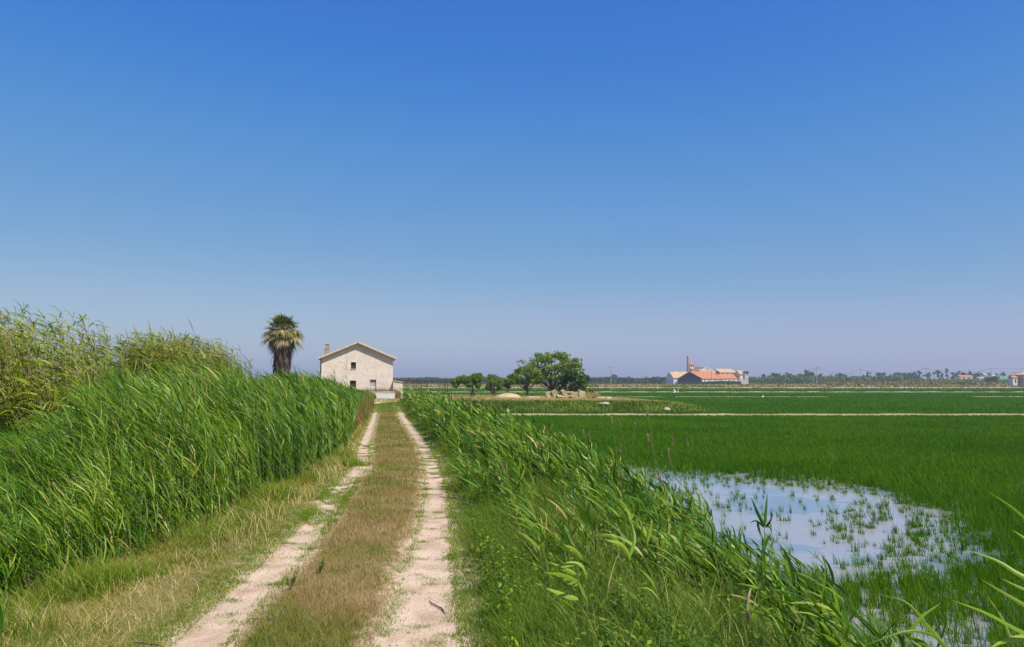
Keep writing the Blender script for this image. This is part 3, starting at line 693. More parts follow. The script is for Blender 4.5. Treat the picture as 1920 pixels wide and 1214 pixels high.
# farther fields: rice closing into an even canopy, with taller tufts in it
def rice_field(label, y0, y1, x0f, x1f, zc, rho, wd, hh, seed, gap=None):
    r = np.random.default_rng(seed); g = Geo()
    a = np.linspace(0, 1, 70); ysd = y0 + (y1 - y0) * np.linspace(0, 1, 30)
    YY, AA = np.meshgrid(ysd, a, indexing='ij'); XX = x0f(YY) + AA * (x1f(YY) - x0f(YY))
    ZZ = zc - .04 + .03 * wob(XX, YY, .9)
    V = np.stack([XX, YY, ZZ], 2).reshape(-1, 3); i = (np.arange(29) * 70)[:, None] + np.arange(69)[None, :]
    q = np.stack([i, i + 1, i + 71, i + 70], 2).reshape(-1, 4)
    g.add(V, q, .35 + .2 * wob(V[:, 0], V[:, 1], .4))
    area = (x1f(y0) - x0f(y0) + x1f(y1) - x0f(y1)) / 2 * (y1 - y0); n = int(area * rho)
    y = y0 + (y1 - y0) * r.random(n); x = x0f(y) + r.random(n) * (x1f(y) - x0f(y))
    if gap is not None: k = ~gap(x, y); x, y = x[k], y[k]
    grass(g, x, y, np.full(len(x), zc - .15), hh * (.7 + .6 * r.random(len(x))), wd * (.6 + .8 * r.random(len(x))), r, .4, (-.1, 0), np.clip(.25 + r.random(len(x)) * .5 + .12 * wob(x, y, .08), 0, 1), K=3, droop=.1)
    tag(g.build("rice_field", G['rice']), label, "rice", kind="stuff")
yb1 = at(1400, 777.5, -.72)[1]; yb2 = at(1400, 744.5, -.72)[1]; yb3 = at(1400, 736.0, -.72)[1]; yb4 = at(1400, 731.0, -.72)[1]
rice_field("green rice field just beyond the first pale bank", yb1 + .9, yb2 - .5, lambda y: -9 + 0 * y - (y - 60) * .55, lambda y: 48 + (y - 60) * .85, -.70, 30.0, .028, .24, 91)
rice_field("narrow green rice field beyond the broken pale line", yb2 + .8, yb3 - .8, lambda y: -60 - (y - 140) * .5 + 0 * y, lambda y: 112 + (y - 140) * .8, -.70, 8, .055, .27, 92)
rice_field("farthest green strip of rice before the dry brush", yb3 + 1.5, yb4, lambda y: -110 + 0 * y, lambda y: 165 + (y - 200) * .8, -.70, 1.5, .14, .40, 93)

# pale earth banks between the fields
def bank_strip(name, label, y, x0, x1, w, h, wig, seed, mat, broken=0.0, slant=0.0):
    r = random.Random(seed); n = int((x1 - x0) / max(.5, (x1 - x0) / 260)); xs_ = np.linspace(x0, x1, n)
    V = []; F = []
    for i, xx in enumerate(xs_):
        yc = y + wig * math.sin(xx * .05 + seed) + wig * .4 * math.sin(xx * .23) + slant * xx; hh = h * (1 + .25 * math.sin(xx * .9) + .25 * r.uniform(-1, 1))
        if broken and math.sin(xx * .11 + seed) + .7 * math.sin(xx * .41) < broken: hh = -.35
        for j, (dy, dz) in enumerate(((-w, -.35), (-w * .55, hh * .8), (0, hh), (w * .55, hh * .85), (w, -.35))):
            V.append((xx, yc + dy * (1 + .2 * r.uniform(-1, 1)), -.72 + dz))
        if i:
            for j in range(4): F.append((5 * (i - 1) + j, 5 * i + j, 5 * i + j + 1, 5 * (i - 1) + j + 1))
    return tag(mesh_np(name, np.array(V), np.array(F), mat, smooth=True), label, kind="structure")
M['bank'] = surf_mat("bank_earth", [(.3, (.26, .24, .12)), (.7, (.46, .39, .25))], scale=.7, bump=.4)
M['gravel'] = surf_mat("gravel_track", [(.35, (.20, .19, .09)), (.5, (.46, .36, .26)), (.7, (.60, .48, .39))], scale=.16, bump=.3, stretch=(1, .4, 1))
bank_strip("earth_bank", "pale earth bank before the near rice field", yb1, -8, 75, .28, .055, .18, 3, M['bank'], broken=0.0)
bank_strip("broken_bank", "thin broken pale line across the rice field", yb2, -10, 150, .7, .055, .5, 4, M['bank'], broken=-.1)
bank_strip("far_bank", "thin continuous pale bank beyond the rice fields", yb3, -90, 240, .8, .16, .4, 5, M['bank'])
yg = at(1400, 727.5, -.6)[1]
bank_strip("gravel_track", "pale stony track before the dry brush", yg, -130, 420, 8, .30, 2, 6, M['gravel'])

# ------------------------------------------------------------------ farmhouse
M['plaster'] = surf_mat("old_plaster", [(.25, (.58, .49, .42)), (.5, (.69, .59, .505)), (.75, (.76, .665, .58))], scale=.9, bump=.8, bscale=5, dist=.06, extra=(2.1, .50, .66, (.63, .51, .43)))
M['white'] = surf_mat("whitewash", [(.3, (.60, .57, .56)), (.7, (.76, .73, .71))], scale=1.2, bump=.2, extra=(2.6, .58, .68, (.36, .30, .28)))
M['tile'] = surf_mat("old_roof_tile", [(.3, (.38, .28, .20)), (.5, (.53, .41, .30)), (.75, (.66, .55, .44))], scale=5, bump=.6)
M['stone'] = surf_mat("chimney_stone", [(.3, (.26, .19, .13)), (.7, (.42, .32, .22))], scale=3, bump=.5)
M['darkwood'] = surf_mat("dark_shutter", [(.3, (.045, .03, .025)), (.7, (.09, .06, .05))], scale=6, bump=.1)
M['iron'] = surf_mat("rusty_iron", [(.3, (.05, .035, .03)), (.7, (.12, .07, .05))], scale=6, bump=.1, rough=.7)
YH = 82.0
S_ = YH / FPX
hx, hy, hz = atd(669.5, 750, YH)
house = thing("farmhouse", "abandoned pale plastered two storey farmhouse with a gable front beside the palm", "house", (hx, YH, -.12), R(12.2))
def zz(py): return atd(669.5, py, YH)[2] + .12
W2 = 3.84; DEP = 10.0; ze = zz(672.5); zr = zz(644.5); T = .32
win = [(-.72, -.18, zz(692), zz(679.5)), (-.80, -.14, zz(733), zz(714)), (1.36, 2.03, zz(738), zz(712))]
def roofz(x): return zr - (zr - ze) * abs(x) / W2
w = MB()
# front gable wall built round its openings, thickness T
xb = sorted({-W2, W2, 0.0, *[a for q in win for a in q[:2]]})
zb = sorted({0.0, ze, *[a for q in win for a in q[2:]]})
for i in range(len(xb) - 1):
    for j in range(len(zb) - 1):
        cx_, cz_ = (xb[i] + xb[i + 1]) / 2, (zb[j] + zb[j + 1]) / 2
        if any(q[0] < cx_ < q[1] and q[2] < cz_ < q[3] for q in win): continue
        w.box(xb[i], 0, zb[j], xb[i + 1], T, zb[j + 1])
w.prism_y([(-W2, ze), (W2, ze), (0, zr)], 0, T)
w.box(-W2, T, 0, -W2 + T, DEP - T, ze); w.box(W2 - T, T, 0, W2, DEP - T, ze)
w.box(-W2, DEP - T, 0, W2, DEP, ze); w.prism_y([(-W2, ze), (W2, ze), (0, zr)], DEP - T, DEP)
w.build("wall", M['plaster'], house)
rf = MB(); OV = .34; FO = .46; th_ = .10
sl = (zr - ze) / W2
for s in (-1, 1):
    a = (0, zr + .02); b = (s * (W2 + OV), ze - sl * OV + .02)
    prof = [a, b, (b[0], b[1] + th_), (0, zr + th_ + .02)]
    rf.prism_y(prof if s > 0 else prof[::-1], -FO, DEP + .2)
rf.build("roof", M['tile'], house)
# rows of curved tiles, each course a ridge of half round tubes
tl = MB()
for s in (-1, 1):
    k = 0; yv = -FO + .07
    while yv < DEP + .2:
        b = (s * (W2 + OV + .04), yv, ze - sl * OV + th_ + .02); a = (s * .02, yv, zr + th_ + .03)
        tl.tube([b, a], [.085, .085], 6); yv += .23
tl.tube([(0, -FO - .03, zr + th_ + .08), (0, DEP + .2, zr + th_ + .08)], [.12, .12], 8)
tl.build("roof_tiles", M['tile'], house)
for q in win:
    f = MB(); d_ = .055
    f.box(q[0] - .0, -.02, q[3], q[1] + .0, .06, q[3] + .05)
    isdoor = q is win[2]
    fo = f.build("window" if not isdoor else "door", M['plaster'], house)
    sb_ = MB(); sb_.box(q[0] - .06, -.06, q[2] - .06, q[1] + .06, .10, q[2]); sb_.build('sill', M['plaster'], fo)
    p_ = MB()
    if isdoor:
        p_.box(q[0], .16, q[2], q[1], .22, q[3] - .75); p_.build("blocked_panel", M['white'], fo)
        p2 = MB(); p2.box(q[0], .19, q[3] - .75, q[1], .24, q[3]); p2.build("shutter", surf_mat("grey_shutter", [(.3, (.36, .33, .31)), (.7, (.46, .43, .41))], scale=3, bump=.1), fo)
    else:
        p_.box(q[0], .20, q[2], q[1], .24, q[3])
        for k in range(1, 3): p_.box(q[0] + (q[1] - q[0]) * k / 3 - .012, .17, q[2], q[0] + (q[1] - q[0]) * k / 3 + .012, .20, q[3])
        p_.build("shutter", M['darkwood'], fo)
ch = MB(); ch.box(-3.62, 1.6, ze - .2, -3.10, 2.2, 5.55); ch.obox((-3.36, 1.9, 5.80), (.40, .46, .52), (0, 0, 0), .03); ch.obox((-3.36, 1.9, 5.56), (.60, .68, .07)); ch.obox((-3.36, 1.9, 6.08), (.5, .56, .06))
ch.build("chimney", M['stone'], house)
pp_ = MB(); pp_.tube([(-W2 - .08, .25, 0.1), (-W2 - .08, .25, ze - .3)], [.06, .06], 8); pp_.build("downpipe", M['iron'], house)
an = MB(); an.prism_y([(W2 + .003, 0), (4.95, 0), (4.85, 1.82), (W2 + .003, 1.98)], -.9, 2.6)
an.build("annex", M['plaster'], house)
anr = MB(); anr.prism_y([(W2 + .01, 1.985), (4.98, 1.825), (4.98, 1.90), (W2 + .01, 2.06)], -1.0, 2.7); anr.build("annex_roof", M['tile'], house)
# low whitewashed wall before the house
x0, _, _ = atd(676, 749, 79); x1, _, _ = atd(738, 749, 78.4)
lw = thing("low_wall", "low crumbling whitewashed wall in front of the farmhouse", "wall", ((x0 + x1) / 2, 78.8, -.15), R(3))
L2 = (x1 - x0) / 2
b_ = MB(); b_.box(-L2, -.14, 0, L2, .14, .82); b_.box(L2 - .28, .14, 0, L2, 3.2, .80); b_.build("wall", M['white'], lw)
b_ = MB()
for k in range(9): b_.obox((-L2 + .25 + k * (2 * L2 - .4) / 8, 0, .86), ((2 * L2) / 8.4, .36, .08), (0, random.uniform(-.02, .02), random.uniform(-.03, .03)), .012)
b_.build("coping", M['plaster'], lw)
px_, _, _ = atd(752.5, 745, 82)
b_ = MB(); b_.obox((0, 0, .35), (.34, .4, .7), (0, .05, .2), .04); b_.obox((.05, 0, .72), (.5, .42, .12), (0, .1, .4), .04)
tag(b_.build("stone_pier", M['plaster'], None, loc=(px_, 82, -.15)), "short pale stone pier at the right corner of the farmhouse annex", "pier")
g = Geo(); n = 900
x = x0 + .2 + (x1 - x0 + .2) * rng.random(n); y = 79.3 + 2 * rng.random(n)
grass(g, x, y, np.full(n, -.1), (1.0 + .65 * rng.random(n)), np.full(n, .02), rng, .4, (-.1, 0), .4 + .6 * rng.random(n), K=4)
tag(g.build("dry_weeds", G['brownweed']), "dry reddish weeds growing behind the low white wall", "weeds", kind="stuff")

# ------------------------------------------------------------------ palm
def palm(label, px, Y, top_py):
    x, _, zt = atd(px, top_py, Y)
    root = thing("palm_tree", label, "palm", (x, Y, -.3)); Ht = zt + .3
    r = np.random.default_rng(5)
    hc = Ht - 2.3                                            # where the fronds start
    t = MB(); t.tube([(0, 0, 0), (.05, 0, hc * .5), (0, 0, hc + .3)], [.5, .42, .36], 12); t.build("trunk", M['bark'], root)
    sk = Geo(); n = 900
    q = r.random(n); az = r.random(n) * 2 * math.pi
    zt_ = 1.2 + (hc - .9) * q; ln = .9 + .9 * r.random(n)
    rad = np.interp(zt_, [1, 3, 5.2, hc], [.62, .78, 1.0, 1.15]) * (.75 + .35 * r.random(n)) * (1 + .12 * np.sin(3 * az + zt_ * 1.1))
    K = 5; tt = np.linspace(0, 1, K)[None, :]
    P = np.zeros((n, K, 3)); rr = .35 + (rad[:, None] - .35) * np.minimum(1, tt * 2.2) ** .7 + .05 * r.normal(size=(n, K))
    P[..., 0] = np.cos(az)[:, None] * rr; P[..., 1] = np.sin(az)[:, None] * rr; P[..., 2] = np.maximum((zt_ + .35)[:, None] - ln[:, None] * tt ** 1.3, .05)
    side = np.stack([-np.sin(az), np.cos(az), .2 * r.normal(size=n)], 1)
    sk.ribbons(P, (.05 + .07 * r.random(n))[:, None] * np.array([[.4, .8, 1, .7, .1]]), side, np.clip(r.beta(1.5, 3, n), 0, 1))
    sk.build("dead_frond_skirt", G['palmdead'], root)
    def fans(n, el0, el1, pet, fan, tl, th, seed, zoff=0.0, name="crown", mat=G['palmgreen'], sag=.35):
        r = np.random.default_rng(seed); g = Geo(); cst = []
        for i in range(n):
            az = (i * 2.39996 + r.normal(0, .2)); el = el0 + (el1 - el0) * ((i + .5) / n) + r.normal(0, .09)
            d = np.array([math.cos(az) * math.cos(el), math.sin(az) * math.cos(el), math.sin(el)])
            L = pet * (.8 + .4 * r.random()); b = np.array([0, 0, hc + .25 + zoff + .35 * i / n])
            s = np.linspace(0, 1, 4)[:, None]; droop = np.array([0, 0, -1.]) * .16 * L
            st_ = b + d * L * s + droop * s ** 2
            tn = tl + (th - tl) * r.random()
            g.tubes(st_[None], np.array([[.035, .03, .025, .02]]), np.array([min(1, tn + .25)]), 4)
            e = st_[-1]; dv = unit(st_[-1] - st_[-2]); sd = unit(np.cross(dv, [0, 0, 1.])); up = np.cross(sd, dv)
            m = 26; aa = np.linspace(-2.0, 2.0, m) + r.normal(0, .05, m)
            dd = dv[None] * np.cos(aa)[:, None] + sd[None] * np.sin(aa)[:, None] + up[None] * (.12 * np.cos(aa * 7) + .15)[:, None]
            Lf = fan * (1 - .12 * np.abs(aa)) * (.9 + .2 * r.random(m)); s5 = np.linspace(0, 1, 5)[None, :, None]
            P = e[None, None] + dd[:, None, :] * Lf[:, None, None] * s5 - np.array([0, 0, 1.])[None, None] * (Lf * sag * (.6 + .8 * r.random(m)))[:, None, None] * s5 ** 2.3
            sdv = unit(np.cross(dd, up[None]))
            g.ribbons(P, (.050 * fan)[None, None] * np.ones((m, 5)) * np.array([[.4, 1.1, 1.1, .6, .06]]) if False else np.ones((m, 1)) * np.array([[.4, 1.1, 1.1, .6, .06]]) * .050 * fan, sdv, np.clip(tn + r.normal(0, .06, m), 0, 1))
        g.build(name, mat, root)
    fans(34, .20, 1.40, 1.35, 1.15, .25, 1.0, 3)
    fans(24, -.40, .25, 1.45, 1.15, .55, 1.2, 4, -.1, "lower_fronds", sag=.6)
    fans(24, -1.1, -.45, 1.2, .95, .35, 1.0, 6, -.2, "hanging_fronds", mat=G['palmdead'], sag=.8)
    return root
palm("shaggy fan palm with a thick skirt of dead fronds left of the farmhouse", 531, 86, 590)

# ------------------------------------------------------------------ trees and shrubs
def tree(name, label, cat, x, y, z, h, w, mat, n, ls, seed=0, clumps=26, base=.25, squash=1.0, shape='round', trunk=None, limbs=5, group=None, fill=.75, depth=None, aspect=.62, lean=0.0, hollow=.6, crad=None):
    r = np.random.default_rng(seed)
    root = thing(name, label, cat, (x, y, z), 0, group)
    H = h; Rx = w / 2; Ry = (depth or w) / 2; zb = base * H; cz = (zb + H) / 2; Rz = (H - zb) / 2
    tr = trunk or max(.05, .03 * H)
    t = MB(); t.tube([(0, 0, -.2), (.03 * H + lean * .3, 0, zb * .6), (lean * .6, .02 * H, zb + .35 * (H - zb)), (lean, 0, zb + .75 * (H - zb))], [tr * 1.25, tr, tr * .75, tr * .25], 8)
    C_ = []
    for i in range(clumps):
        for _ in range(40):
            u = r.normal(size=3); u /= np.linalg.norm(u); q = (hollow + (1 - hollow) * r.random()) ** .8
            p = u * q
            if shape == 'dome' and p[2] < -.55: continue
            if shape == 'cone' and (abs(p[0]) + .0) > .95 * (1 - (p[2] + 1) / 2) + .12: continue
            if shape == 'column': p[2] = p[2] / max(.35, 1 - .3 * abs(p[2]))
            break
        rad = (crad or (.30 if clumps < 30 else .22)) * (.7 + .6 * r.random())
        c = np.array([p[0] * Rx * (1 - rad * .7) + lean * (p[2] + 1) / 2, p[1] * Ry * (1 - rad * .7), cz + p[2] * Rz * (1 - rad * .6)])
        C_.append((c, rad))
    for i in range(min(limbs, len(C_))):
        c = C_[i * len(C_) // max(1, limbs)][0]
        s0 = np.array([.02 * H, 0, zb * (.6 + .4 * r.random())]); m = (s0 + c) / 2 + np.array([0, 0, -.03 * H])
        t.tube([tuple(s0), tuple(m), tuple(c)], [tr * .6, tr * .4, tr * .12], 6)
    t.build("trunk", M['bark'], root)
    g = Geo(); wts = np.array([q[1] ** 2 for q in C_]); wts /= wts.sum()
    idx = r.choice(len(C_), n, p=wts)
    cc = np.array([q[0] for q in C_])[idx]; rd = np.array([q[1] for q in C_])[idx]
    u = unit(r.normal(size=(n, 3))); q = (fill + (1 - fill) * r.random(n)) * (.8 + .45 * r.random(n) ** 3)
    off = u * q[:, None] * rd[:, None] * np.array([Rx, Ry, Rz * squash]) * 1.05
    Pc = cc + off
    d = unit(u * .5 + r.normal(size=(n, 3)) * .9); sd = unit(np.cross(d, u + .5 * r.normal(size=(n, 3))))
    L = ls * (.6 + .8 * r.random(n)); s4 = np.linspace(-.5, .5, 4)[None, :, None]
    P = Pc[:, None] + d[:, None] * L[:, None, None] * s4 - np.array([0, 0, 1.]) * (.25 * L)[:, None, None] * (s4 + .5) ** 2
    tint = np.clip(.15 + .55 * r.random(n) + .22 * (np.array([r.random() for _ in C_])[idx] - .5) * 2, 0, 1)
    g.ribbons(P, (L * aspect * .5)[:, None] * np.array([[.35, 1, .9, .1]]), sd, tint)
    g.build("crown", mat, root)
    return root
def tree_px(name, label, cat, px, Y, top, bot, wpx, mat, n, ls, **k):
    x, _, zt = atd(px, top, Y); zb = atd(px, bot, Y)[2]
    return tree(name, label, cat, x, Y, zb, zt - zb, wpx / FPX * Y, mat, n, ls, **k)
tree_px("fig_tree", "broad spreading fig tree with a light green crown behind the rubble", "tree", 1034, 98, 655, 747, 138, G['fig'], 4600, .24, seed=8, clumps=120, base=.20, shape='dome', trunk=.17, limbs=18, aspect=.8, fill=.2, hollow=.5, crad=.165)
tree_px("fig_tree", "lower spreading tree with pale branches at the left edge of the fig group", "tree", 987, 95, 687, 746, 78, G['fig'], 2300, .24, seed=2, clumps=44, base=.30, shape='dome', trunk=.15, limbs=10, aspect=.8, fill=.5)
tree_px("dark_tree", "dense dark round tree right behind the pile of slabs", "tree", 1075, 93, 689, 748, 68, G['figdark'], 3800, .22, seed=3, clumps=40, base=.06, shape='round', trunk=.12, limbs=6, aspect=.8, fill=.6)
tree_px("bushy_tree", "round bushy green tree with a low crown left of the fig trees", "tree", 926, 96, 702, 745, 42, G['vine'], 3000, .17, seed=4, clumps=26, base=.14, trunk=.07, limbs=5)
# a few small trees and bushes
tree_px("shrub", "grey green shrub between the bushy tree and the fig trees", "shrub", 952, 99, 707, 733, 20, G['fartree'], 900, .2, seed=5, clumps=12, base=.15, trunk=.05, limbs=3)

# pergola of thin iron posts with a beam; a vine covers its right end
Yp = 93.0
pg = thing("pergola", "long rusty iron pergola frame on thin posts right of the farmhouse", "pergola", (atd(748, 0, Yp)[0], Yp, -.12))
xo = pg.location.x; zt = atd(800, 714.5, Yp)[2] + .12
L_ = atd(938, 0, Yp)[0] - xo; zs = atd(900, 712.5, Yp)[2] + .12
b_ = MB(); b_.tube([(-.6, 0, zt - .05), (L_ * .5, 0, zt), (L_, 0, zs)], [.055] * 3, 6); b_.build("beam", M['iron'], pg)
b_ = MB(); b_.tube([(-.6, 2.6, zt + .05), (L_, 2.6, zs + .1)], [.055] * 2, 6); b_.build("beam", M['iron'], pg)
for px in (793, 840, 885, 925):
    for dx, dy in ((0, 0), (.26, 2.6)):
        xx = atd(px, 0, Yp + dy)[0] - xo + dx
        b_ = MB(); b_.tube([(xx, dy, 0), (xx, dy, zt + .02)], [.055, .055], 6); b_.build("post", M['iron'], pg)
for px in (770, 793, 816, 840, 862, 885, 905):
    xx = atd(px, 0, Yp)[0] - xo
    b_ = MB(); b_.tube([(xx, -.1, zt + .07), (xx, 2.7, zt + .12)], [.03, .03], 5); b_.build("crossbar", M['iron'], pg)
vr = thing("vine", "leafy green vine grown over the right end of the pergola", "vine", (atd(882, 0, Yp + 1)[0], Yp + 1.0, -.12))
t = MB(); t.tube([(.2, 0, 0), (.5, 0, .9), (.35, 0, 2.2)], [.10, .07, .05], 7); t.tube([(.75, .2, 0), (.55, .1, .9), (.45, 0, 2.1)], [.08, .06, .04], 7); t.build("stem", M['bark'], vr)
g = Geo(); r = np.random.default_rng(9); n = 5200
bl = [(855, 716, 8, 6), (864, 713, 8, 7), (874, 713, 9, 7), (884, 714, 9, 9), (893, 709, 9, 9), (898, 712, 8, 12), (903, 708, 7, 8), (858, 722, 6, 5), (884, 721, 8, 6), (900, 722, 6, 6), (872, 709, 8, 5)]
bi = r.integers(0, len(bl), n); BL = np.array(bl)[bi]; u = unit(r.normal(size=(n, 3)))
cx_ = (BL[:, 0] - 882) / FPX * Yp; czp = np.array([atd(880, p, Yp)[2] + .12 for p in BL[:, 1]])
Pc = np.stack([cx_ + u[:, 0] * BL[:, 2] / FPX * Yp * (.6 + .5 * r.random(n)), u[:, 1] * 1.2, czp + u[:, 2] * BL[:, 3] / FPX * Yp * (.6 + .5 * r.random(n))], 1)
d = unit(r.normal(size=(n, 3))); sd = unit(np.cross(d, r.normal(size=(n, 3)))); L = .12 + .1 * r.random(n); s4 = np.linspace(-.5, .5, 4)[None, :, None]
g.ribbons(Pc[:, None] + d[:, None] * L[:, None, None] * s4, (L * .4)[:, None] * np.array([[.4, 1, .9, .1]]), sd, r.random(n))
g.build("foliage", G['vine'], vr)

# ------------------------------------------------------------------ the yard: dry grass, mound, rubble, stones
g = Geo(); n = 70000; r = np.random.default_rng(15)
x = -24 + 43 * r.random(n); y = 64 + 41 * r.random(n) ** 1.5; z = ground_z(x, y)
fr = sstep(68.2, 66.4, y + .05 * x + .6 * wob(x, y, .8)); k = (z > -.98) & (fr < .5); x, y, z = x[k], y[k], z[k]
grass(g, x, y, z, (.08 + .22 * r.random(len(x))), np.full(len(x), .03), r, .9, (-.2, 0), np.clip(.42 + .5 * r.random(len(x)) + .2 * wob(x, y, .35), 0, 1), K=3)
tag(g.build("dry_grass", G['straw']), "dry golden grass on the raised yard around the trees", "grass", kind="stuff")
g = Geo(); n = 46000
x = -22 + 44 * r.random(n); y = 60.5 + 9 * r.random(n); z = ground_z(x, y); k = (z > -1.0) & (sstep(68.2, 66.4, y + .05 * x + .6 * wob(x, y, .8)) > .35) & (x > mid(y) + 1.2); x, y, z = x[k], y[k], z[k]
grass(g, x, y, z, (.18 + .30 * r.random(len(x))) * (1 - .35 * sstep(10, 16, x)), np.full(len(x), .03), r, .6, (-.2, 0), np.clip(.15 + .6 * r.random(len(x)) + .3 * wob(x, y, .5), 0, 1), K=3)
tag(g.build("slope_grass", G['bank']), "green grass on the front slope of the raised yard", "grass", kind="stuff")
mx_, my_ = atd(953, 744, 88)[0], 88
mb = MB(); mb.lump((0, 0, 0), (1.75, 1.6, .62), 3, .06, 4)
tag(mb.build("earth_mound", surf_mat("mound_sand", [(.3, (.40, .29, .17)), (.7, (.56, .43, .28))], scale=2, bump=.5), None, True, loc=(mx_, my_, -.2)), "smooth sandy mound of earth on the yard left of the slabs", "mound")
M['slab'] = surf_mat("broken_slab", [(.3, (.32, .22, .13)), (.6, (.50, .37, .23)), (.8, (.60, .47, .33))], scale=1.8, bump=.6)
M['rock'] = surf_mat("pale_rock", [(.3, (.32, .26, .19)), (.7, (.54, .46, .36))], scale=2.5, bump=.7)
Yr = 83.0
def slab(label, px, py, size, rot, group="broken slabs in the rubble heap", dy=0.0):
    p = atd(px, py, Yr + dy); b = MB(); b.obox((0, 0, 0), size, rot, min(size) * .12)
    return tag(b.build("broken_slab", M['slab'], None, bevel=.012, loc=p), label, "slab", group)
slab("upright leaning slab at the left end of the rubble heap", 1027.5, 744, (.42, .35, .95), (0, -.25, .2))
slab("pale slab standing tilted, second from the left in the heap", 1041, 741, (.50, .22, 1.15), (.1, -.38, .15))
slab("long slab tilted down to the right in the middle of the heap", 1061, 742, (.36, .40, 1.55), (0, -.62, .1), dy=-.6)
slab("long slab lying flat across the top of the heap", 1065, 735.5, (1.05, .9, .20), (0, .02, .1), dy=.5)
slab("dark beam lying level on top of the heap at its middle", 1076, 739, (1.5, .6, .40), (0, -.04, -.1), dy=.4)
slab("slender slab sloping to the right at the front of the heap", 1081, 744.5, (.26, .4, 1.55), (0, -.85, .0), dy=-1.0)
slab("block with a pale end on the upper right of the heap", 1090, 738, (.8, .6, .5), (.1, .2, .3), dy=.2)
slab("small slab leaning left at the right side of the heap", 1089, 745, (.22, .5, .9), (0, .95, .2), dy=-.6)
for px, py, s, a in ((1034, 748, .5, .1), (1050, 746, .55, .5), (1052, 749, .7, .2), (1069, 748, .5, .9), (1074, 745, .6, .3), (1086, 749, .45, .7), (1096, 746, .6, .2), (1099, 750, .42, .4), (1019, 748, .4, .3), (1046, 744, .45, .9), (1092, 743, .5, .1)):
    slab("small broken chunk wedged among the slabs of the heap", px, py, (s, s * .7, s * .5), (a, .5 * a, a * 2), "small chunks in the rubble heap", dy=random.uniform(-.8, .5))
b = MB(); b.lump((0, 0, 0), (2.2, 1.0, .62), 9, .12, 4); tag(b.build("rubble_heap", M['slab'], None, True, loc=(atd(1066, 750, Yr)[0], Yr + .6, -.3)), "brown earth and rubble underneath the broken slabs", "rubble")
b = MB(); b.lump((0, 0, 0), (1.3, .9, .42), 12, .12, 4); tag(b.build("stone_heap", M['rock'], None, True, loc=(atd(1003, 748, 86)[0], 86, -.3)), "low pale heap of stones left of the broken slabs", "rubble")
for i, (px, py, Y, s, lab) in enumerate([(1125, 748.5, 80, (.50, .4, .22), "pale flat rock just right of the rubble heap"), (1139, 750, 80, (.50, .4, .22), "pale rock at the right end of the row beside the heap"),
        (1133, 763, 65.0, (.45, .4, .22), "wide flat pale rock lower on the grassy slope"), (1122, 761.5, 65.3, (.22, .2, .14), "small flat rock left of the wide one on the slope"), (1250, 769.5, 63.2, (.28, .3, .26), "lone whitish boulder at the right tip of the grassy slope"),
        (912, 764, 63.8, (.25, .2, .12), "small pale stone on the slope below the vine"), (954, 765, 63.6, (.22, .2, .12), "small pale stone on the slope below the mound")]):
    xx = atd(px, py, Y)[0]; b = MB(); b.lump((0, 0, 0), s, 20 + i, .14, 3); tag(b.build("rock", M['rock'], None, False, loc=(xx, Y, float(ground_z(xx, Y)) + s[2] * .4)), lab, "rock")
# golden grass tuft and low leafy bush at the right end of the rubble
g = Geo(); n = 500; cx_ = atd(1110, 748, 81)[0]; x = cx_ + rng.normal(0, .35, n); y = 81 + rng.normal(0, .3, n)
grass(g, x, y, np.full(n, -.2), .5 + .7 * rng.random(n), np.full(n, .02), rng, .8, (.1, 0), .6 + .4 * rng.random(n), K=4)
tag(g.build("straw_tuft", G['straw']), "golden dry tuft at the right foot of the rubble heap", "grass tuft")
tree_px("low_bush", "low leafy fig shoots at the lower right of the dark tree", "bush", 1106, 84, 726, 747, 22, G['fig'], 700, .2, seed=15, clumps=12, base=.05, trunk=.04, limbs=3, aspect=.8)
# burnt brushwood in the gap of the bank
g = Geo(); n = 700; cx_, cy_ = atd(873, 762, 64.0)[0], 64.0
P = np.zeros((n, 3, 3)); a0 = rng.random(n) * 6.28; el = rng.normal(.5, .4, n); L = .3 + .7 * rng.random(n)
B = np.stack([cx_ + rng.normal(0, .75, n), cy_ + rng.normal(0, .3, n), -.55 + .35 * rng.random(n)], 1)
D = np.stack([np.cos(a0) * np.cos(el), np.sin(a0) * np.cos(el), np.sin(el)], 1)
for k in range(3): P[:, k] = B + D * (L * k / 2)[:, None] + rng.normal(0, .04, (n, 3)) * k
g.tubes(P, np.full((n, 3), .012), rng.random(n), 3)
M['brush'] = surf_mat("burnt_brushwood", [(.3, (.05, .035, .03)), (.7, (.14, .08, .06))], scale=5, bump=0)
tag(g.build("brushwood_pile", M['brush']), "dark burnt brushwood pile in a hollow of the slope", "brushwood", kind="stuff")
b = MB(); p = [atd(px, py, 61.5) for px, py in ((855, 757.5), (858.5, 760), (860.5, 764), (862.5, 770), (864, 775))]
tag(b.tube(p, [.02, .035, .04, .045, .05], 6).build("bent_pipe", M['white'], None, True), "thin pale bent pipe standing before the burnt brushwood", "pipe")

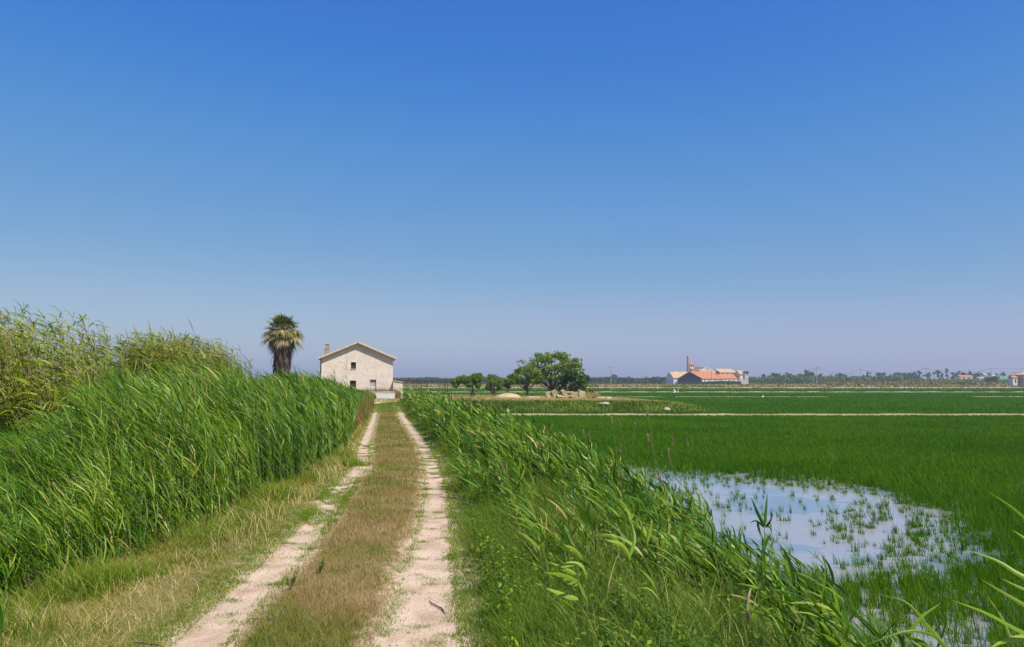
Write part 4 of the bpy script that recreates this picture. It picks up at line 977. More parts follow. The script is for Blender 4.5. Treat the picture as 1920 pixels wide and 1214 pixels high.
# ------------------------------------------------------------------ birds
M['feather'] = surf_mat("white_feathers", [(.3, (.75, .75, .73)), (.7, (.82, .82, .80))], scale=9, bump=.1)
def egret(label, p, flying):
    o = thing("egret", label, "bird", p, R(20), )
    b = MB()
    if flying:
        b.tube([(-.42, 0, -.02), (-.25, 0, 0), (-.05, 0, .02), (.14, 0, .02), (.24, 0, .05), (.27, 0, .10), (.33, 0, .10)], [.012, .05, .085, .075, .035, .035, .02], 10); b.build("body", M['feather'], o, True)
        for s in (-1, 1):
            w_ = MB(); pts = []; 
            for k, (sp, up, ch_) in enumerate(((.04, .02, .15), (.22, .16, .17), (.40, .24, .13), (.55, .36, .03))):
                pts += [(.08 - .02 * k, s * sp, up + .012), (.08 - .02 * k - ch_ * 1.3, s * sp, up), (.08 - .02 * k - ch_ * .6, s * sp, up + .03)]
            f = []
            for k in range(3):
                a = 3 * k; f += [(a, a + 3, a + 5, a + 2), (a + 2, a + 5, a + 4, a + 1), (a, a + 1, a + 4, a + 3)]
            w_.poly(pts, f + [(0, 2, 1), (9, 10, 11)]).build("wing", M['feather'], o, True)
        l = MB(); l.tube([(-.38, .02, -.03), (-.62, .02, -.06)], [.008, .006], 5).build("legs", M['iron'], o)
        bk = MB(); bk.tube([(.33, 0, .10), (.43, 0, .085)], [.014, .003], 6).build("beak", M['iron'], o)
    else:
        b.tube([(-.22, 0, .34), (-.1, 0, .40), (.05, 0, .46), (.13, 0, .54), (.09, 0, .64), (.12, 0, .74), (.18, 0, .77), (.23, 0, .765)], [.01, .06, .085, .05, .022, .02, .03, .015], 10); b.build("body", M['feather'], o, True)
        l = MB(); l.tube([(.0, .03, .42), (.0, .03, -.1)], [.009, .008], 5); l.tube([(-.02, -.03, .42), (.03, -.03, -.1)], [.009, .008], 5); l.build("legs", M['iron'], o)
        bk = MB(); bk.tube([(.23, 0, .765), (.34, 0, .74)], [.012, .003], 6).build("beak", M['iron'], o)
    return o
egret("white egret flying low over the rice with raised wings", atd(1268, 736, 88), True)
e2 = egret("white egret standing in the rice right of the flying one", (atd(1430, 743, 108)[0], 108, -.80), False)

# ------------------------------------------------------------------ the old rice mill across the fields
M['redroof'] = surf_mat("red_tile_roof", [(.3, (.42, .15, .07)), (.7, (.58, .24, .12))], scale=.6, bump=.3, stretch=(1, 3, 1), dist=.1)
M['tanroof'] = surf_mat("tan_tile_roof", [(.3, (.44, .28, .16)), (.7, (.60, .42, .26))], scale=.6, bump=.3, dist=.1)
M['greywall'] = surf_mat("greyish_render", [(.3, (.40, .39, .40)), (.7, (.55, .53, .53))], scale=.4, bump=.1)
M['gableshade'] = surf_mat("shaded_gable", [(.3, (.030, .036, .065)), (.7, (.05, .055, .09))], scale=.3, bump=0)  # shade of the gable turned from the sun, put into its colour
M['brick'] = surf_mat("brick_stack", [(.3, (.26, .15, .10)), (.7, (.38, .24, .17))], scale=1.5, bump=.4)
M['darkpane'] = surf_mat("dark_pane", [(.3, (.02, .02, .025)), (.7, (.05, .05, .055))], scale=1, bump=0, rough=.3)
YM = 495.0; SM = YM / FPX; ZB = -.7
def mx(px): return (px - 960) * SM
def mz(py): return atd(1300, py, YM)[2] - ZB
def shed(parent_or_label, px, dY, W, L, rz, he, hr, wall, roof, front=None, windows=(), cat="warehouse", name="warehouse", over=.5):
    """gabled building: ridge along local x, gable end at local x=0; placed by its near left corner"""
    o = thing(name, parent_or_label, cat, (mx(px) * (YM + dY) / YM, YM + dY, ZB), rz)
    b = MB(); b.prism_x([(0, 0), (W, 0), (W, he), (W / 2, hr), (0, he)], 0, L); b.build("wall", wall, o)
    if front:
        f = MB(); f.prism_x([(.15, .1), (W - .15, .1), (W - .15, he - .1), (W / 2, hr - .25), (.15, he - .1)], -.12, -.01); f.build("gable_face", front, o)  # thin face over the gable end, coloured apart from the wall
    sl_ = (hr - he) / (W / 2); rr = MB()
    rr.prism_x([(-over, he - sl_ * over + .05), (W / 2, hr + .05), (W / 2, hr + .35), (-over, he - sl_ * over + .35)], -.3, L + .3)
    rr.prism_x([(W / 2, hr + .05), (W + over, he - sl_ * over + .05), (W + over, he - sl_ * over + .35), (W / 2, hr + .35)], -.3, L + .3)
    rr.build("roof", roof, o)
    for (xw, zw, ww, hw) in windows:
        w_ = MB(); w_.box(xw - ww / 2 - .12, -.10, zw - hw / 2 - .12, xw + ww / 2 + .12, .05, zw + hw / 2 + .12); wo = w_.build("window", M['white'], o)
        p_ = MB(); p_.box(xw - ww / 2, -.14, zw - hw / 2, xw + ww / 2, -.02, zw + hw / 2); p_.build("pane", M['darkpane'], wo)
    return o
he_ = mz(710.5); hr_ = mz(697.5)
a = R(36)
WN = lambda L, n, z, s=.9: [(L * (k + .5) / n, z, s, s) for k in range(n)]
shed("long red-roofed mill warehouse with a big gable end coloured dark for its shade", 1315, -6, 20.2, 21.0, a, he_, hr_, M['white'], M['redroof'], front=M['gableshade'], windows=WN(21, 4, mz(713.5)))
ex = (mx(1315) * (YM - 6) / YM + 21.3 * math.cos(a), YM - 6 + 21.3 * math.sin(a))
shed("lower red-roofed warehouse continuing the right end of the dark-gabled one", ex[0] / SM / (ex[1] / YM) + 960, ex[1] - YM, 11.0, 18.0, a, he_ + .1, mz(702.5), M['white'], M['redroof'], windows=WN(18, 4, mz(713.5)), over=.4)
shed("tan-roofed white shed at the left end of the mill", 1262, 12, 14, 13, R(9), mz(709), mz(698), M['white'], M['tanroof'], windows=[(3.2, mz(713), .9, .9)])
shed("brown-roofed shed behind the left shed of the mill", 1267, 30, 10, 16, R(5), mz(701), mz(696.5), M['plaster'], M['tile'])
shed("upper mill building with a tan roof and three windows", 1349, 22, 11, 14.2, R(24), mz(698), mz(691.5), M['white'], M['tanroof'], front=M['brick'], windows=[(2.2, mz(700), 1.0, 1.2), (6.6, mz(700), 1.0, 1.2), (11.4, mz(700), 1.0, 1.2)])
shed("small pale building with a tan roof left of the end tower of the mill", 1386, 15, 7, 4.0, R(12), mz(701.5), mz(695.5), M['plaster'], M['tanroof'])
def block(name, label, cat, p0, p1, top, dY, dep, wall, cap=None, wins=(), capc=None):
    k = (YM + dY) / YM
    o = thing(name, label, cat, (mx(p0) * k, YM + dY, ZB)); wd_ = (p1 - p0) * SM * k; h = mz(top) * k - .4 * (k - 1)
    b = MB(); b.box(0, 0, 0, wd_, dep, h); b.build("wall", wall, o)
    if cap: c = MB(); c.box(-.3, -.3, h + .01, wd_ + .3, dep + .3, h + cap); c.build("roof", capc or M['redroof'], o)
    for (px, py, ww, hh) in wins:
        w_ = MB(); x_ = (px - p0) * SM * k; z_ = mz(py) * k; w_.box(x_ - ww / 2, -.06, z_ - hh / 2, x_ + ww / 2, .05, z_ + hh / 2); w_.build("window", M['darkpane'], o)
    return o
block("end_tower", "narrow white end tower with a dark flat cap at the right end of the mill", "tower", 1395.5, 1402, 699.3, 4, 4, M['greywall'], .9, [(1399.5, 701.5, .9, 1.2)], M['darkpane'])
block("yard_wall", "grey end wall at the right end of the red-roofed warehouse", "wall", 1384, 1396, 711.5, 3, 2, M['greywall'])
block("mill_block", "flat brown block behind the apex of the dark gable", "building", 1296, 1312, 692, 32, 8, M['stone'])
block("mill_hall", "low hall with a red roof behind the brown block of the mill", "building", 1304, 1322, 691.2, 44, 9, M['white'], .9)
bt = thing("bell_tower", "small square bell tower with a pyramid tiled roof beside the brick chimney", "tower", (mx(1293.5) * 1.08, YM * 1.08, ZB)); tw_ = 8.2 * SM * 1.08; th2 = mz(684.5) * 1.08
b = MB(); b.box(0, 0, 0, tw_, tw_, th2); b.build("wall", M['plaster'], bt)
b = MB(); hh_ = mz(679.5) * 1.08; b.poly([(-.5, -.5, th2 + .01), (tw_ + .5, -.5, th2 + .01), (tw_ + .5, tw_ + .5, th2 + .01), (-.5, tw_ + .5, th2 + .01), (tw_ / 2, tw_ / 2, hh_)], [(0, 1, 4), (1, 2, 4), (2, 3, 4), (3, 0, 4), (3, 2, 1, 0)]); b.build("roof", M['redroof'], bt)
for k in (.3, .72):
    b = MB(); b.box(tw_ * k - .3, -.05, th2 - 1.9, tw_ * k + .3, .05, th2 - .6); b.build("window", M['darkpane'], bt)
ck = thing("brick_chimney", "tall slender brick factory chimney with a pale rim", "chimney", (mx(1289.3) * 1.06, YM * 1.06, ZB)); hc_ = mz(668.5) * 1.06
b = MB(); b.tube([(0, 0, 0), (0, 0, hc_ * .5), (0, 0, hc_)], [1.0, .85, .68], 16); b.build("shaft", M['brick'], ck)
b = MB(); b.tube([(0, 0, hc_ + .01), (0, 0, hc_ + .45)], [.95, .9], 16); b.build("rim", M['white'], ck)
fc = thing("gabled_facade", "cream curved gable front with a round window in the middle of the mill", "building", (mx(1326) * 1.05, YM * 1.05, ZB)); q = SM * 1.05
b = MB(); b.prism_y([(-15 * q, 0), (15 * q, 0), (15 * q, mz(694)), (8 * q, mz(692)), (4 * q, mz(690.5)), (0, mz(687.3)), (-4 * q, mz(690.5)), (-7 * q, mz(692)), (-15 * q, mz(693))], 0, 9); b.build("wall", M['plaster'], fc)
b = MB(); b.tube([(0, -.08, mz(690.8)), (0, .05, mz(690.8))], [.45, .45], 12); b.build("window", M['darkpane'], fc)

# ------------------------------------------------------------------ farther houses
def house_far(label, p0, p1, top, eave, Y, dep, wall, roof, hip=False, rz=0.0, wins=()):
    k = Y / FPX; o = thing("distant_house", label, "house", (atd(p0, 0, Y)[0], Y, ZB), rz); wd_ = (p1 - p0) * k
    he = atd(1800, eave, Y)[2] - ZB; hr = atd(1800, top, Y)[2] - ZB
    b = MB(); b.box(0, 0, 0, wd_, dep, he); b.build("wall", wall, o)
    b = MB(); i_ = dep / 2 if hip else 0
    b.poly([(-.4, -.4, he + .01), (wd_ + .4, -.4, he + .01), (wd_ + .4, dep + .4, he + .01), (-.4, dep + .4, he + .01), (i_, dep / 2, hr), (wd_ - i_, dep / 2, hr)], [(0, 1, 5, 4), (1, 2, 5), (2, 3, 4, 5), (3, 0, 4), (3, 2, 1, 0)]); b.build("roof", roof, o)
    for (px, py, ww, hh) in wins:
        w_ = MB(); x_ = (px - p0) * k; z_ = atd(1800, py, Y)[2] - ZB; w_.box(x_ - ww / 2, -.06, z_ - hh / 2, x_ + ww / 2, .05, z_ + hh / 2); w_.build("window", M['darkpane'], o)
    return o
M['brownwall'] = surf_mat("brown_render", [(.3, (.36, .27, .22)), (.7, (.50, .39, .32))], scale=.5, bump=.1)
house_far("square brown ruined farmhouse with a low hipped roof near the right edge", 1882, 1910, 697, 703, 400, 9, M['brownwall'], M['tanroof'], True, R(14), [(1889, 706, .9, .8), (1889, 714, 1.6, .9), (1901, 715, 1.8, 2.2)])
house_far("small white annex with an orange roof left of the brown ruined farmhouse", 1862, 1871, 704.5, 708.5, 402, 4, M['white'], M['redroof'], False, 0, [(1867, 715, .8, 1.8)])
house_far("long low pinkish white farmhouse below the conifer", 1768, 1791, 703.5, 707, 640, 9, M['white'], M['redroof'], False, 0, [(1774, 709.5, 1, 1.2), (1783, 709.5, 1, 1.2)])
house_far("low pale wall-like outbuilding right of the pinkish farmhouse", 1802, 1818, 707, 708.5, 640, 5, M['white'], M['greywall'])
house_far("small white gabled house half hidden among trees right of the broad tree", 1812, 1818, 700.5, 703.5, 700, 7, M['white'], M['tanroof'])
house_far("tiny white house between the last trees before the greenhouse", 1828, 1834, 703.5, 705.5, 700, 6, M['white'], M['white'])
house_far("tiny pale hut before the trees left of the thin pole", 1702, 1707, 707, 708.5, 600, 4, M['white'], M['greywall'])
gh = thing("greenhouse", "pale green tarpaulin greenhouse left of the orange-roofed annex", "greenhouse", (atd(1837, 0, 600)[0], 600, ZB))
b = MB(); gw = 13 * 600 / FPX; hg = atd(1840, 704.5, 600)[2] - ZB; b.prism_y([(0, 0), (gw, 0), (gw * .97, hg * .6), (gw * .8, hg * .9), (gw * .5, hg), (gw * .2, hg * .9), (gw * .03, hg * .6)], 0, 20); b.build("cover", surf_mat("green_tarp", [(.3, (.15, .33, .22)), (.7, (.24, .45, .30))], scale=.4, bump=0), gh)

# ------------------------------------------------------------------ poles and cables
M['pole'] = surf_mat("weathered_pole", [(.3, (.26, .22, .20)), (.7, (.42, .37, .33))], scale=2, bump=0)
PT = []
for px, top, base, Y, arm, lab in ((1145, 686, 721, 370, 3.0, "lone utility pole with a forked top right of the dark tree"), (1334, 694, 716, 470, 2.2, "slim pole standing in front of the red mill roof"),
        (1525, 691, 721, 360, 2.4, "left one of the twin poles right of the mill"), (1530.5, 687.5, 721, 355, 5.2, "right one of the twin poles, with a wide crossarm"),
        (1613, 691, 712, 520, 2.4, "thin pole midway along the hedge right of the twin poles"), (1736.5, 689.5, 714, 500, 4.2, "pole with a wide crossarm before the palm and eucalyptus"), (1858, 690.5, 712, 470, 4.0, "pole with a crossarm above the pale green tree")):
    x, _, zt = atd(px, top, Y); o = thing("utility_pole", lab, "pole", (x, Y, ZB), 0, "poles across the fields"); h = zt - ZB
    b = MB(); b.tube([(0, 0, 0), (0, 0, h)], [.17, .11], 8); b.build("pole", M['pole'], o)
    b = MB(); b.box(-arm / 2, -.08, h - .95, arm / 2, .08, h - .78); b.build("crossarm", M['pole'], o)
    if arm > 4:
        b = MB(); b.box(-arm / 4, -.28, h - .2, arm / 4, -.14, h - .06); b.build("crossarm", M['pole'], o)
    for k in (-.45, 0, .45):
        b = MB(); b.tube([(k * arm, 0, h - .78), (k * arm, 0, h - .3)], [.07, .09], 6); b.build("insulator", M['greywall'], o)
    PT.append((x, Y, zt - .3))
for (i, j, lab) in ((3, 4, "faint sagging cables between the twin poles and the thin pole"), (4, 5, "faint cables from the thin pole to the pole by the eucalyptus"), (5, 6, "faint cables running to the pole above the pale green tree")):
    A, B = np.array(PT[i]), np.array(PT[j]); g = Geo(); t = np.linspace(0, 1, 14)[:, None]
    P = np.stack([A + (B - A) * t + np.array([0, 0, -3.5]) * (4 * t * (1 - t)) + np.array([dx, 0, 0]) for dx in (-1.0, 0, 1.0)])
    g.tubes(P, np.full((3, 14), .022), np.zeros(3), 4)
    tag(g.build("power_cable", M['iron']), lab, "cable")
A = np.array(PT[6]); B = np.array([A[0] + 75, A[1] - 190, A[2] + 7.5]); t = np.linspace(0, 1, 14)[:, None]; g = Geo()
g.tubes(np.stack([A + (B - A) * t + np.array([0, 0, -3.0]) * (4 * t * (1 - t)) + np.array([dx, 0, 0]) for dx in (-1.0, 1.0)]), np.full((2, 14), .022), np.zeros(2), 4)
tag(g.build("power_cable", M['iron']), "faint cables rising out of the picture at the right edge", "cable")

# ------------------------------------------------------------------ far belts of vegetation
def belt(name, label, p0, p1, Y0, Y1, top, n, ls, mat, seed, zb=ZB, wig=.18, cat="hedge", lw=.5):
    r = np.random.default_rng(seed); y = Y0 + (Y1 - Y0) * r.random(n); x = ((p0 + (p1 - p0) * r.random(n)) - 960) / FPX * y
    ht = (EYE + (HORIZON - top) / FPX * (Y0 + Y1) / 2 - zb) * (1 + wig * wob(x, y * .3, .06, seed) + wig * .6 * wob(x, y, .21, seed + 1))
    z = zb + ht * r.random(n) ** .8
    g = Geo(); L = ls * (.5 + .9 * r.random(n))
    d = unit(np.stack([r.normal(-.25, .35, n), r.normal(0, .35, n), .5 + r.random(n)], 1)); s4 = np.linspace(0, 1, 3)[None, :, None]
    P = np.stack([x, y, z - L * .6], 1)[:, None] + d[:, None] * L[:, None, None] * s4
    sd = unit(np.stack([np.ones(n), r.normal(0, .6, n), r.normal(0, .2, n)], 1))
    g.ribbons(P, (L * lw * .5)[:, None] * np.array([[.7, 1, .15]]), sd, np.clip(r.random(n), 0, 1))
    tag(g.build(name, mat), label, cat, kind="stuff")
belt("cane_belt", "dull green belt of canes behind the far fields, left of the mill", 560, 1278, 560, 585, 709.5, 16000, 1.9, G['fartree'], 101)
belt("cane_belt", "fresh green belt of canes right of the mill", 1396, 1700, 560, 585, 706.8, 12000, 1.9, G['farcane'], 102)
belt("cane_belt", "low green crops and bushes before the distant houses", 1685, 2050, 545, 590, 712, 9000, 1.5, G['farcane'], 103)
belt("scrub", "dark scrub at the foot of the mill walls", 1275, 1388, 462, 474, 715.5, 2600, 1.0, G['fartree'], 104, wig=.35)
belt("dry_brush", "tan dry brush along the far stony track", 700, 2050, 395, 540, 721.0, 30000, .9, G['drybelt'], 105, wig=.3, cat="brush", lw=.8)
belt("brown_brush", "reddish brown brush in front of the far hedge at the right", 1545, 1865, 400, 530, 717.3, 12000, 1.1, G['brownweed'], 106, wig=.25, cat="brush", lw=.8)
belt("green_weeds", "green weeds between the far stony track and the pale bank", 700, 2050, 245, 330, 728.5, 26000, .7, G['bank'], 107, wig=.3, cat="weeds", lw=.9)
belt("green_weeds", "lush green weeds before the mill", 1235, 1355, 335, 350, 724.2, 2500, .9, G['vine'], 108, wig=.4, cat="weeds", lw=.8)
belt("bramble", "dark green bramble left of the brown ruined farmhouse", 1846, 1866, 430, 440, 708, 900, 1.0, G['fartree'], 109, wig=.3)
belt("bramble", "dark green hedge at the right side of the brown ruined farmhouse", 1911, 2000, 420, 440, 704, 2400, 1.1, G['fartree'], 110, wig=.2)

FT = [  # centre px, top, width px, shape, label
 (1452, 699, 20, 'r', "broad round tree just right of the mill hedge start"), (1476, 698, 16, 'r', "round tree second right of the mill"), (1500, 698.5, 13, 'r', "single round tree left of the twin poles"),
 (1512, 693, 14, 'r', "tall round tree directly left of the twin poles"), (1521, 694, 11, 'r', "tree whose crown touches the left one of the twin poles"), (1538, 700, 10, 'r', "small dark tree directly right of the twin poles"),
 (1557, 702, 11, 'r', "low tree in the gap after the twin poles"), (1573, 698.5, 14, 'r', "rounded tree halfway between the twin poles and the thin pole"), (1584, 702, 9, 'r', "small tree to the right of the rounded halfway tree"),
 (1601, 703, 13, 'r', "low tree left of the thin pole"), (1617, 703, 8, 'r', "dark small tree at the foot of the thin pole"), (1628, 698, 12, 'r', "spindly tree right of the thin pole"),
 (1651, 697, 17, 'r', "broad dome tree left of the dark cypress"), (1669, 701, 10, 'r', "low tree tucked against the left of the dark cypress"), (1676.5, 693.5, 5.5, 'c', "dark narrow cypress left of the big dark tree"),
 (1689, 695, 16, 'r', "big dark tree right of the cypress"), (1702, 700, 12, 'r', "small tree between the two big dark trees"), (1716, 696, 24, 'r', "widest dark tree before the pole by the eucalyptus"),
 (1733, 701, 10, 'r', "low tree at the foot of the wide-armed pole"), (1741, 697, 9, 'r', "small feathery tree right of the wide-armed pole"), (1759, 690, 9, 't', "tall slim eucalyptus left of the conifer"),
 (1766, 697, 7, 'r', "small tree clinging to the right of the eucalyptus"), (1775, 686.5, 8, 'k', "tall pointed conifer above the pinkish farmhouse"), (1786, 699, 9, 'r', "small tree at the right foot of the conifer"),
 (1799, 694, 24, 'r', "broad purple-green tree right of the conifer"), (1819, 695, 11, 'r', "round tree behind the small white gabled house"), (1827, 698, 8, 'r', "small tree between the white houses"),
 (1834, 695.5, 8, 'r', "narrow tree above the tiny white house"), (1841, 699, 9, 'r', "small tree behind the greenhouse"), (1854, 697, 13, 'l', "pale yellow-green tree below the rightmost pole"),
 (1868, 697, 8, 'r', "small tree behind the orange-roofed annex"), (1880, 696, 10, 'r', "dark tree rising behind the ruined farmhouse at its left"), (1902, 697, 10, 'r', "dark tree rising behind the ruined farmhouse at its right"), (1917, 696, 12, 'r', "tree at the very right edge of the skyline"),
 (1123, 708.5, 14, 'r', "low blue-green tree right of the rubble and dark tree"), (1150, 702, 14, 'r', "dark round tree at the foot of the lone pole"), (1171, 708, 12, 'r', "low tree right of the lone pole"),
 (1212, 703, 4.5, 'c', "thin upright tree between the lone pole and the mill"), (1179.5, 704.5, 4.5, 'c', "thin upright tree nearest the lone pole"), (1229, 706, 13, 'r', "low rounded tree left of the mill"), (1253, 706, 8, 'r', "small tree touching the left end of the mill"),
 (1283.5, 692, 7, 'r', "dark tree top showing behind the foot of the brick chimney"), (1431, 702, 11, 'r', "small tree nearest the right end of the mill"), (587, 707, 36, 'r', "low hazy tree clump between the palm and the farmhouse"),
 (774, 709, 4, 'r', "tiny tree seen over the left end of the pergola beam"), (815, 709, 4.5, 'r', "tiny dark tree seen over the middle of the pergola beam"), (788, 712.5, 9, 'r', "faint low tree over the pergola between its first two post pairs")]
for i, (px, top, w_, k, lab) in enumerate(FT):
    Y = 600 + (i * 37) % 90 if px < 1640 else 680 + (i * 37) % 80
    sc = Y / FPX; nm = {'c': "cypress", 'k': "conifer", 't': "eucalyptus"}.get(k, "distant_tree")
    n = int(np.clip(w_ * 60, 420, 1300))
    cl = 10 + int(w_ / 2); kw = dict(seed=200 + i, clumps=cl + 6, base=.02, limbs=2, trunk=.18, fill=.2, group="trees on the skyline", aspect=.8, hollow=.3)
    if k == 'c': kw.update(base=.05, clumps=14, squash=.5)
    if k == 'k': kw.update(base=.12, clumps=16, shape='cone', squash=.45)
    if k == 't': kw.update(base=.04, clumps=16, squash=.7)
    tree_px(nm, lab, "tree", px, Y, top - .5, 716 if k == 'r' else 719, w_ * (1.35 if k == 'r' else 1.15), G['farcane'] if k == 'l' else G['fartree'], n, .055 * w_ * sc * (1.0 if w_ > 9 else 1.5) + .35, **kw)
tree_px("distant_palm", "slim palm left of the eucalyptus", "palm", 1751, 700, 696.5, 719, 6, G['fartree'], 160, .9, seed=333, clumps=6, base=.75, limbs=2, trunk=.2, group="trees on the skyline")

# ------------------------------------------------------------------ single reeds and stalks that stand out
def reed(label, px, top, base_z, Y, n=9, ll=.36, lw=.014, wind=.10, seed=0, lo=.25, spread=.6, flag=.6, K=6, name="reed", cat="reed", group=None, mat='reed', xo=0.0, tint=.45, sr=.0045, azsd=1.3):
    x, _, zt = atd(px, top, Y); H = zt - base_z; root = thing(name, label, cat, (x + wind * H * .8 + xo, Y, base_z), 0, group)
    r = np.random.default_rng(seed); s_, l_ = Geo(), Geo()
    reeds(s_, l_, np.zeros(1), np.zeros(1), np.zeros(1), np.array([H]), r, nleaf=n, llen=ll, lw=lw, wind=wind, K=K, sk=7, sr=sr, lo=lo, spread=spread, tint=np.array([tint]), flag=flag, azsd=azsd, dead=.06)
    s_.build("stem", M['stem'], root); l_.build("foliage", G[mat], root); return root
reed("tall thin reed with sparse flagging leaves before the farmhouse window", 648, 668, 0, 26, n=11, ll=.26, lw=.011, wind=.05, seed=1, lo=.45, sr=.008)
reed("second tall reed, left of the tallest one, before the farmhouse wall", 629, 685, 0, 26, n=9, ll=.26, lw=.011, wind=.06, seed=2, lo=.5, sr=.008)
reed("leafy reed top standing above the reed wall before the farmhouse", 636, 690, 0, 24, n=12, ll=.34, lw=.016, wind=.06, seed=3, lo=.5, sr=.008)
reed("reed rising above the reed wall left of the palm", 478, 688, 0, 19, n=8, ll=.34, lw=.014, wind=.10, seed=4, lo=.5, sr=.006)
# the upright one over the pond, and its neighbours
def spline(P, K):
    P = np.array(P, float); n = len(P); Q = np.vstack([2 * P[0] - P[1], P, 2 * P[-1] - P[-2]]); out = []
    for u in np.linspace(0, n - 1 - 1e-6, K):
        i = int(u); t = u - i; a, b, c, d = Q[i], Q[i + 1], Q[i + 2], Q[i + 3]
        out.append(.5 * ((2 * b) + (c - a) * t + (2 * a - 5 * b + 4 * c - d) * t * t + (3 * b - a - 3 * c + d) * t ** 3))
    return np.array(out)
def surveyed_reed(label, Y, base_z, stem, leaves, seed, tint=.5, sr=.004):
    """a reed whose stem and leaves follow survey points; every leaf swings a little nearer or farther towards its tip"""
    r = np.random.default_rng(seed); o = np.array(atd(*stem[0], Y)); x0, y0 = o[0] + .04, Y
    root = thing("reed", label, "reed", (x0, y0, base_z), 0)
    off = np.array([x0, y0, base_z])
    P = [np.array(atd(px, py, Y)) for px, py in stem]; P = [np.array([x0, y0, base_z])] + P
    g = Geo(); K = 9; g.tubes((spline(P, K) - off)[None], np.linspace(sr, sr * .5, K)[None], np.array([.4]), 5); g.build("stem", M['stem'], root)
    for pts, w in leaves:
        dy = r.uniform(-.16, .16); m = len(pts); L = Geo(); K = 11; t = np.linspace(0, 1, K)
        Q = spline([np.array(atd(px, py, Y + dy * k / (m - 1))) for k, (px, py) in enumerate(pts)], K) - off
        T = unit(np.gradient(Q, axis=0)); up = np.array([.25 * r.normal(), -1.0, .55 + .2 * r.normal()])
        side = unit(np.cross(T, up)); W = w / 2 * np.clip(np.minimum(.35 + 4 * t, 1.02 - t ** 2.2), .03, 1)
        nrm = unit(np.cross(T, side)); tn = np.array([np.clip(tint + r.normal(0, .12), 0, .92)])
        # two halves folded along the midrib
        for s_ in (-1, 1):
            A = Q; B = Q + side * (s_ * W)[:, None] + nrm * (.25 * W)[:, None]
            V = np.stack([A, B], 1).reshape(-1, 3); kk = np.arange(K - 1) * 2
            L.add(V, np.stack([kk, kk + 1, kk + 3, kk + 2], 1), np.full(len(V), float(tn[0])), np.repeat(t, 2))
        L.build("leaf", G['reed'], root, True)
    return root
surveyed_reed("upright dark reed with spread leaves standing alone against the pond", 7.6, -.95, [(1426, 1110), (1429, 1060), (1432, 1020), (1434, 985)],
    [([(1434, 987), (1436, 958), (1439, 924)], .032), ([(1434, 988), (1421, 962), (1408, 932)], .040), ([(1436, 990), (1446, 974), (1446, 950)], .034), ([(1433, 990), (1419, 977), (1405, 981)], .022), ([(1420, 978), (1424, 996), (1430, 1008)], .026),
     ([(1434, 986), (1444, 989), (1448, 1003)], .026), ([(1431, 1034), (1438, 1014), (1447, 1000)], .042), ([(1427, 1078), (1423, 1048), (1405, 1030), (1382, 1012)], .048)], 5, .18)
surveyed_reed("reed with large pale drooping leaves in the near bank grass", 4.9, -.25, [(1101, 1140), (1092, 1105), (1080, 1076)],
    [([(1080, 1078), (1056, 1066), (1026, 1053)], .030), ([(1052, 1063), (1074, 1057), (1092, 1062), (1101, 1087)], .034), ([(1084, 1090), (1052, 1078), (1020, 1074)], .030), ([(1082, 1098), (1062, 1086), (1040, 1078)], .040), ([(1084, 1124), (1050, 1113), (1003, 1093)], .036),
     ([(1092, 1050), (1076, 1031), (1056, 1021)], .030), ([(1078, 1146), (1064, 1133), (1048, 1121)], .020), ([(1100, 1138), (1094, 1112), (1083, 1090)], .026)], 6, .78)
surveyed_reed("reed with long pale arched leaves right of the drooping one", 5.3, -.3, [(1180, 1120), (1182, 1060), (1165, 1015)],
    [([(1160, 1028), (1150, 1006), (1118, 1003)], .034), ([(1182, 1050), (1165, 1022), (1134, 1012)], .034), ([(1165, 1030), (1148, 1035), (1132, 1048)], .024), ([(1178, 1010), (1172, 985), (1176, 955)], .024), ([(1180, 1046), (1190, 1010), (1182, 975)], .026)], 7, .75)
surveyed_reed("reed at the right edge whose leaf tips reach in above the pond corner", 3.6, -.75, [(1975, 1214), (1965, 1080), (1950, 990)],
    [([(1958, 1010), (1905, 958), (1853, 922)], .016), ([(1955, 1040), (1925, 1012), (1897, 993)], .016)], 8, .7)
surveyed_reed("reed at the right edge with several long leaves crossing the near rice", 3.3, -.75, [(1985, 1260), (1970, 1180), (1955, 1120)],
    [([(1960, 1098), (1912, 1078), (1870, 1052), (1808, 1030)], .022), ([(1958, 1118), (1915, 1103), (1878, 1085)], .016), ([(1962, 1160), (1905, 1126), (1838, 1086)], .020), ([(1985, 1212), (1920, 1187), (1850, 1150), (1783, 1125)], .024), ([(1980, 1190), (1920, 1196), (1885, 1202), (1852, 1218)], .030), ([(1905, 1225), (1885, 1170), (1852, 1118)], .012)], 9, .6)
surveyed_reed("low reed at the bottom right whose thin leaves cross each other over the water", 3.5, -.7, [(1770, 1290), (1752, 1240), (1735, 1205)],
    [([(1782, 1220), (1742, 1176), (1700, 1130), (1648, 1116)], .012), ([(1700, 1198), (1725, 1160), (1766, 1130)], .018), ([(1775, 1222), (1752, 1193), (1700, 1184), (1618, 1212)], .016), ([(1755, 1225), (1722, 1202), (1690, 1184)], .030)], 10, .6)
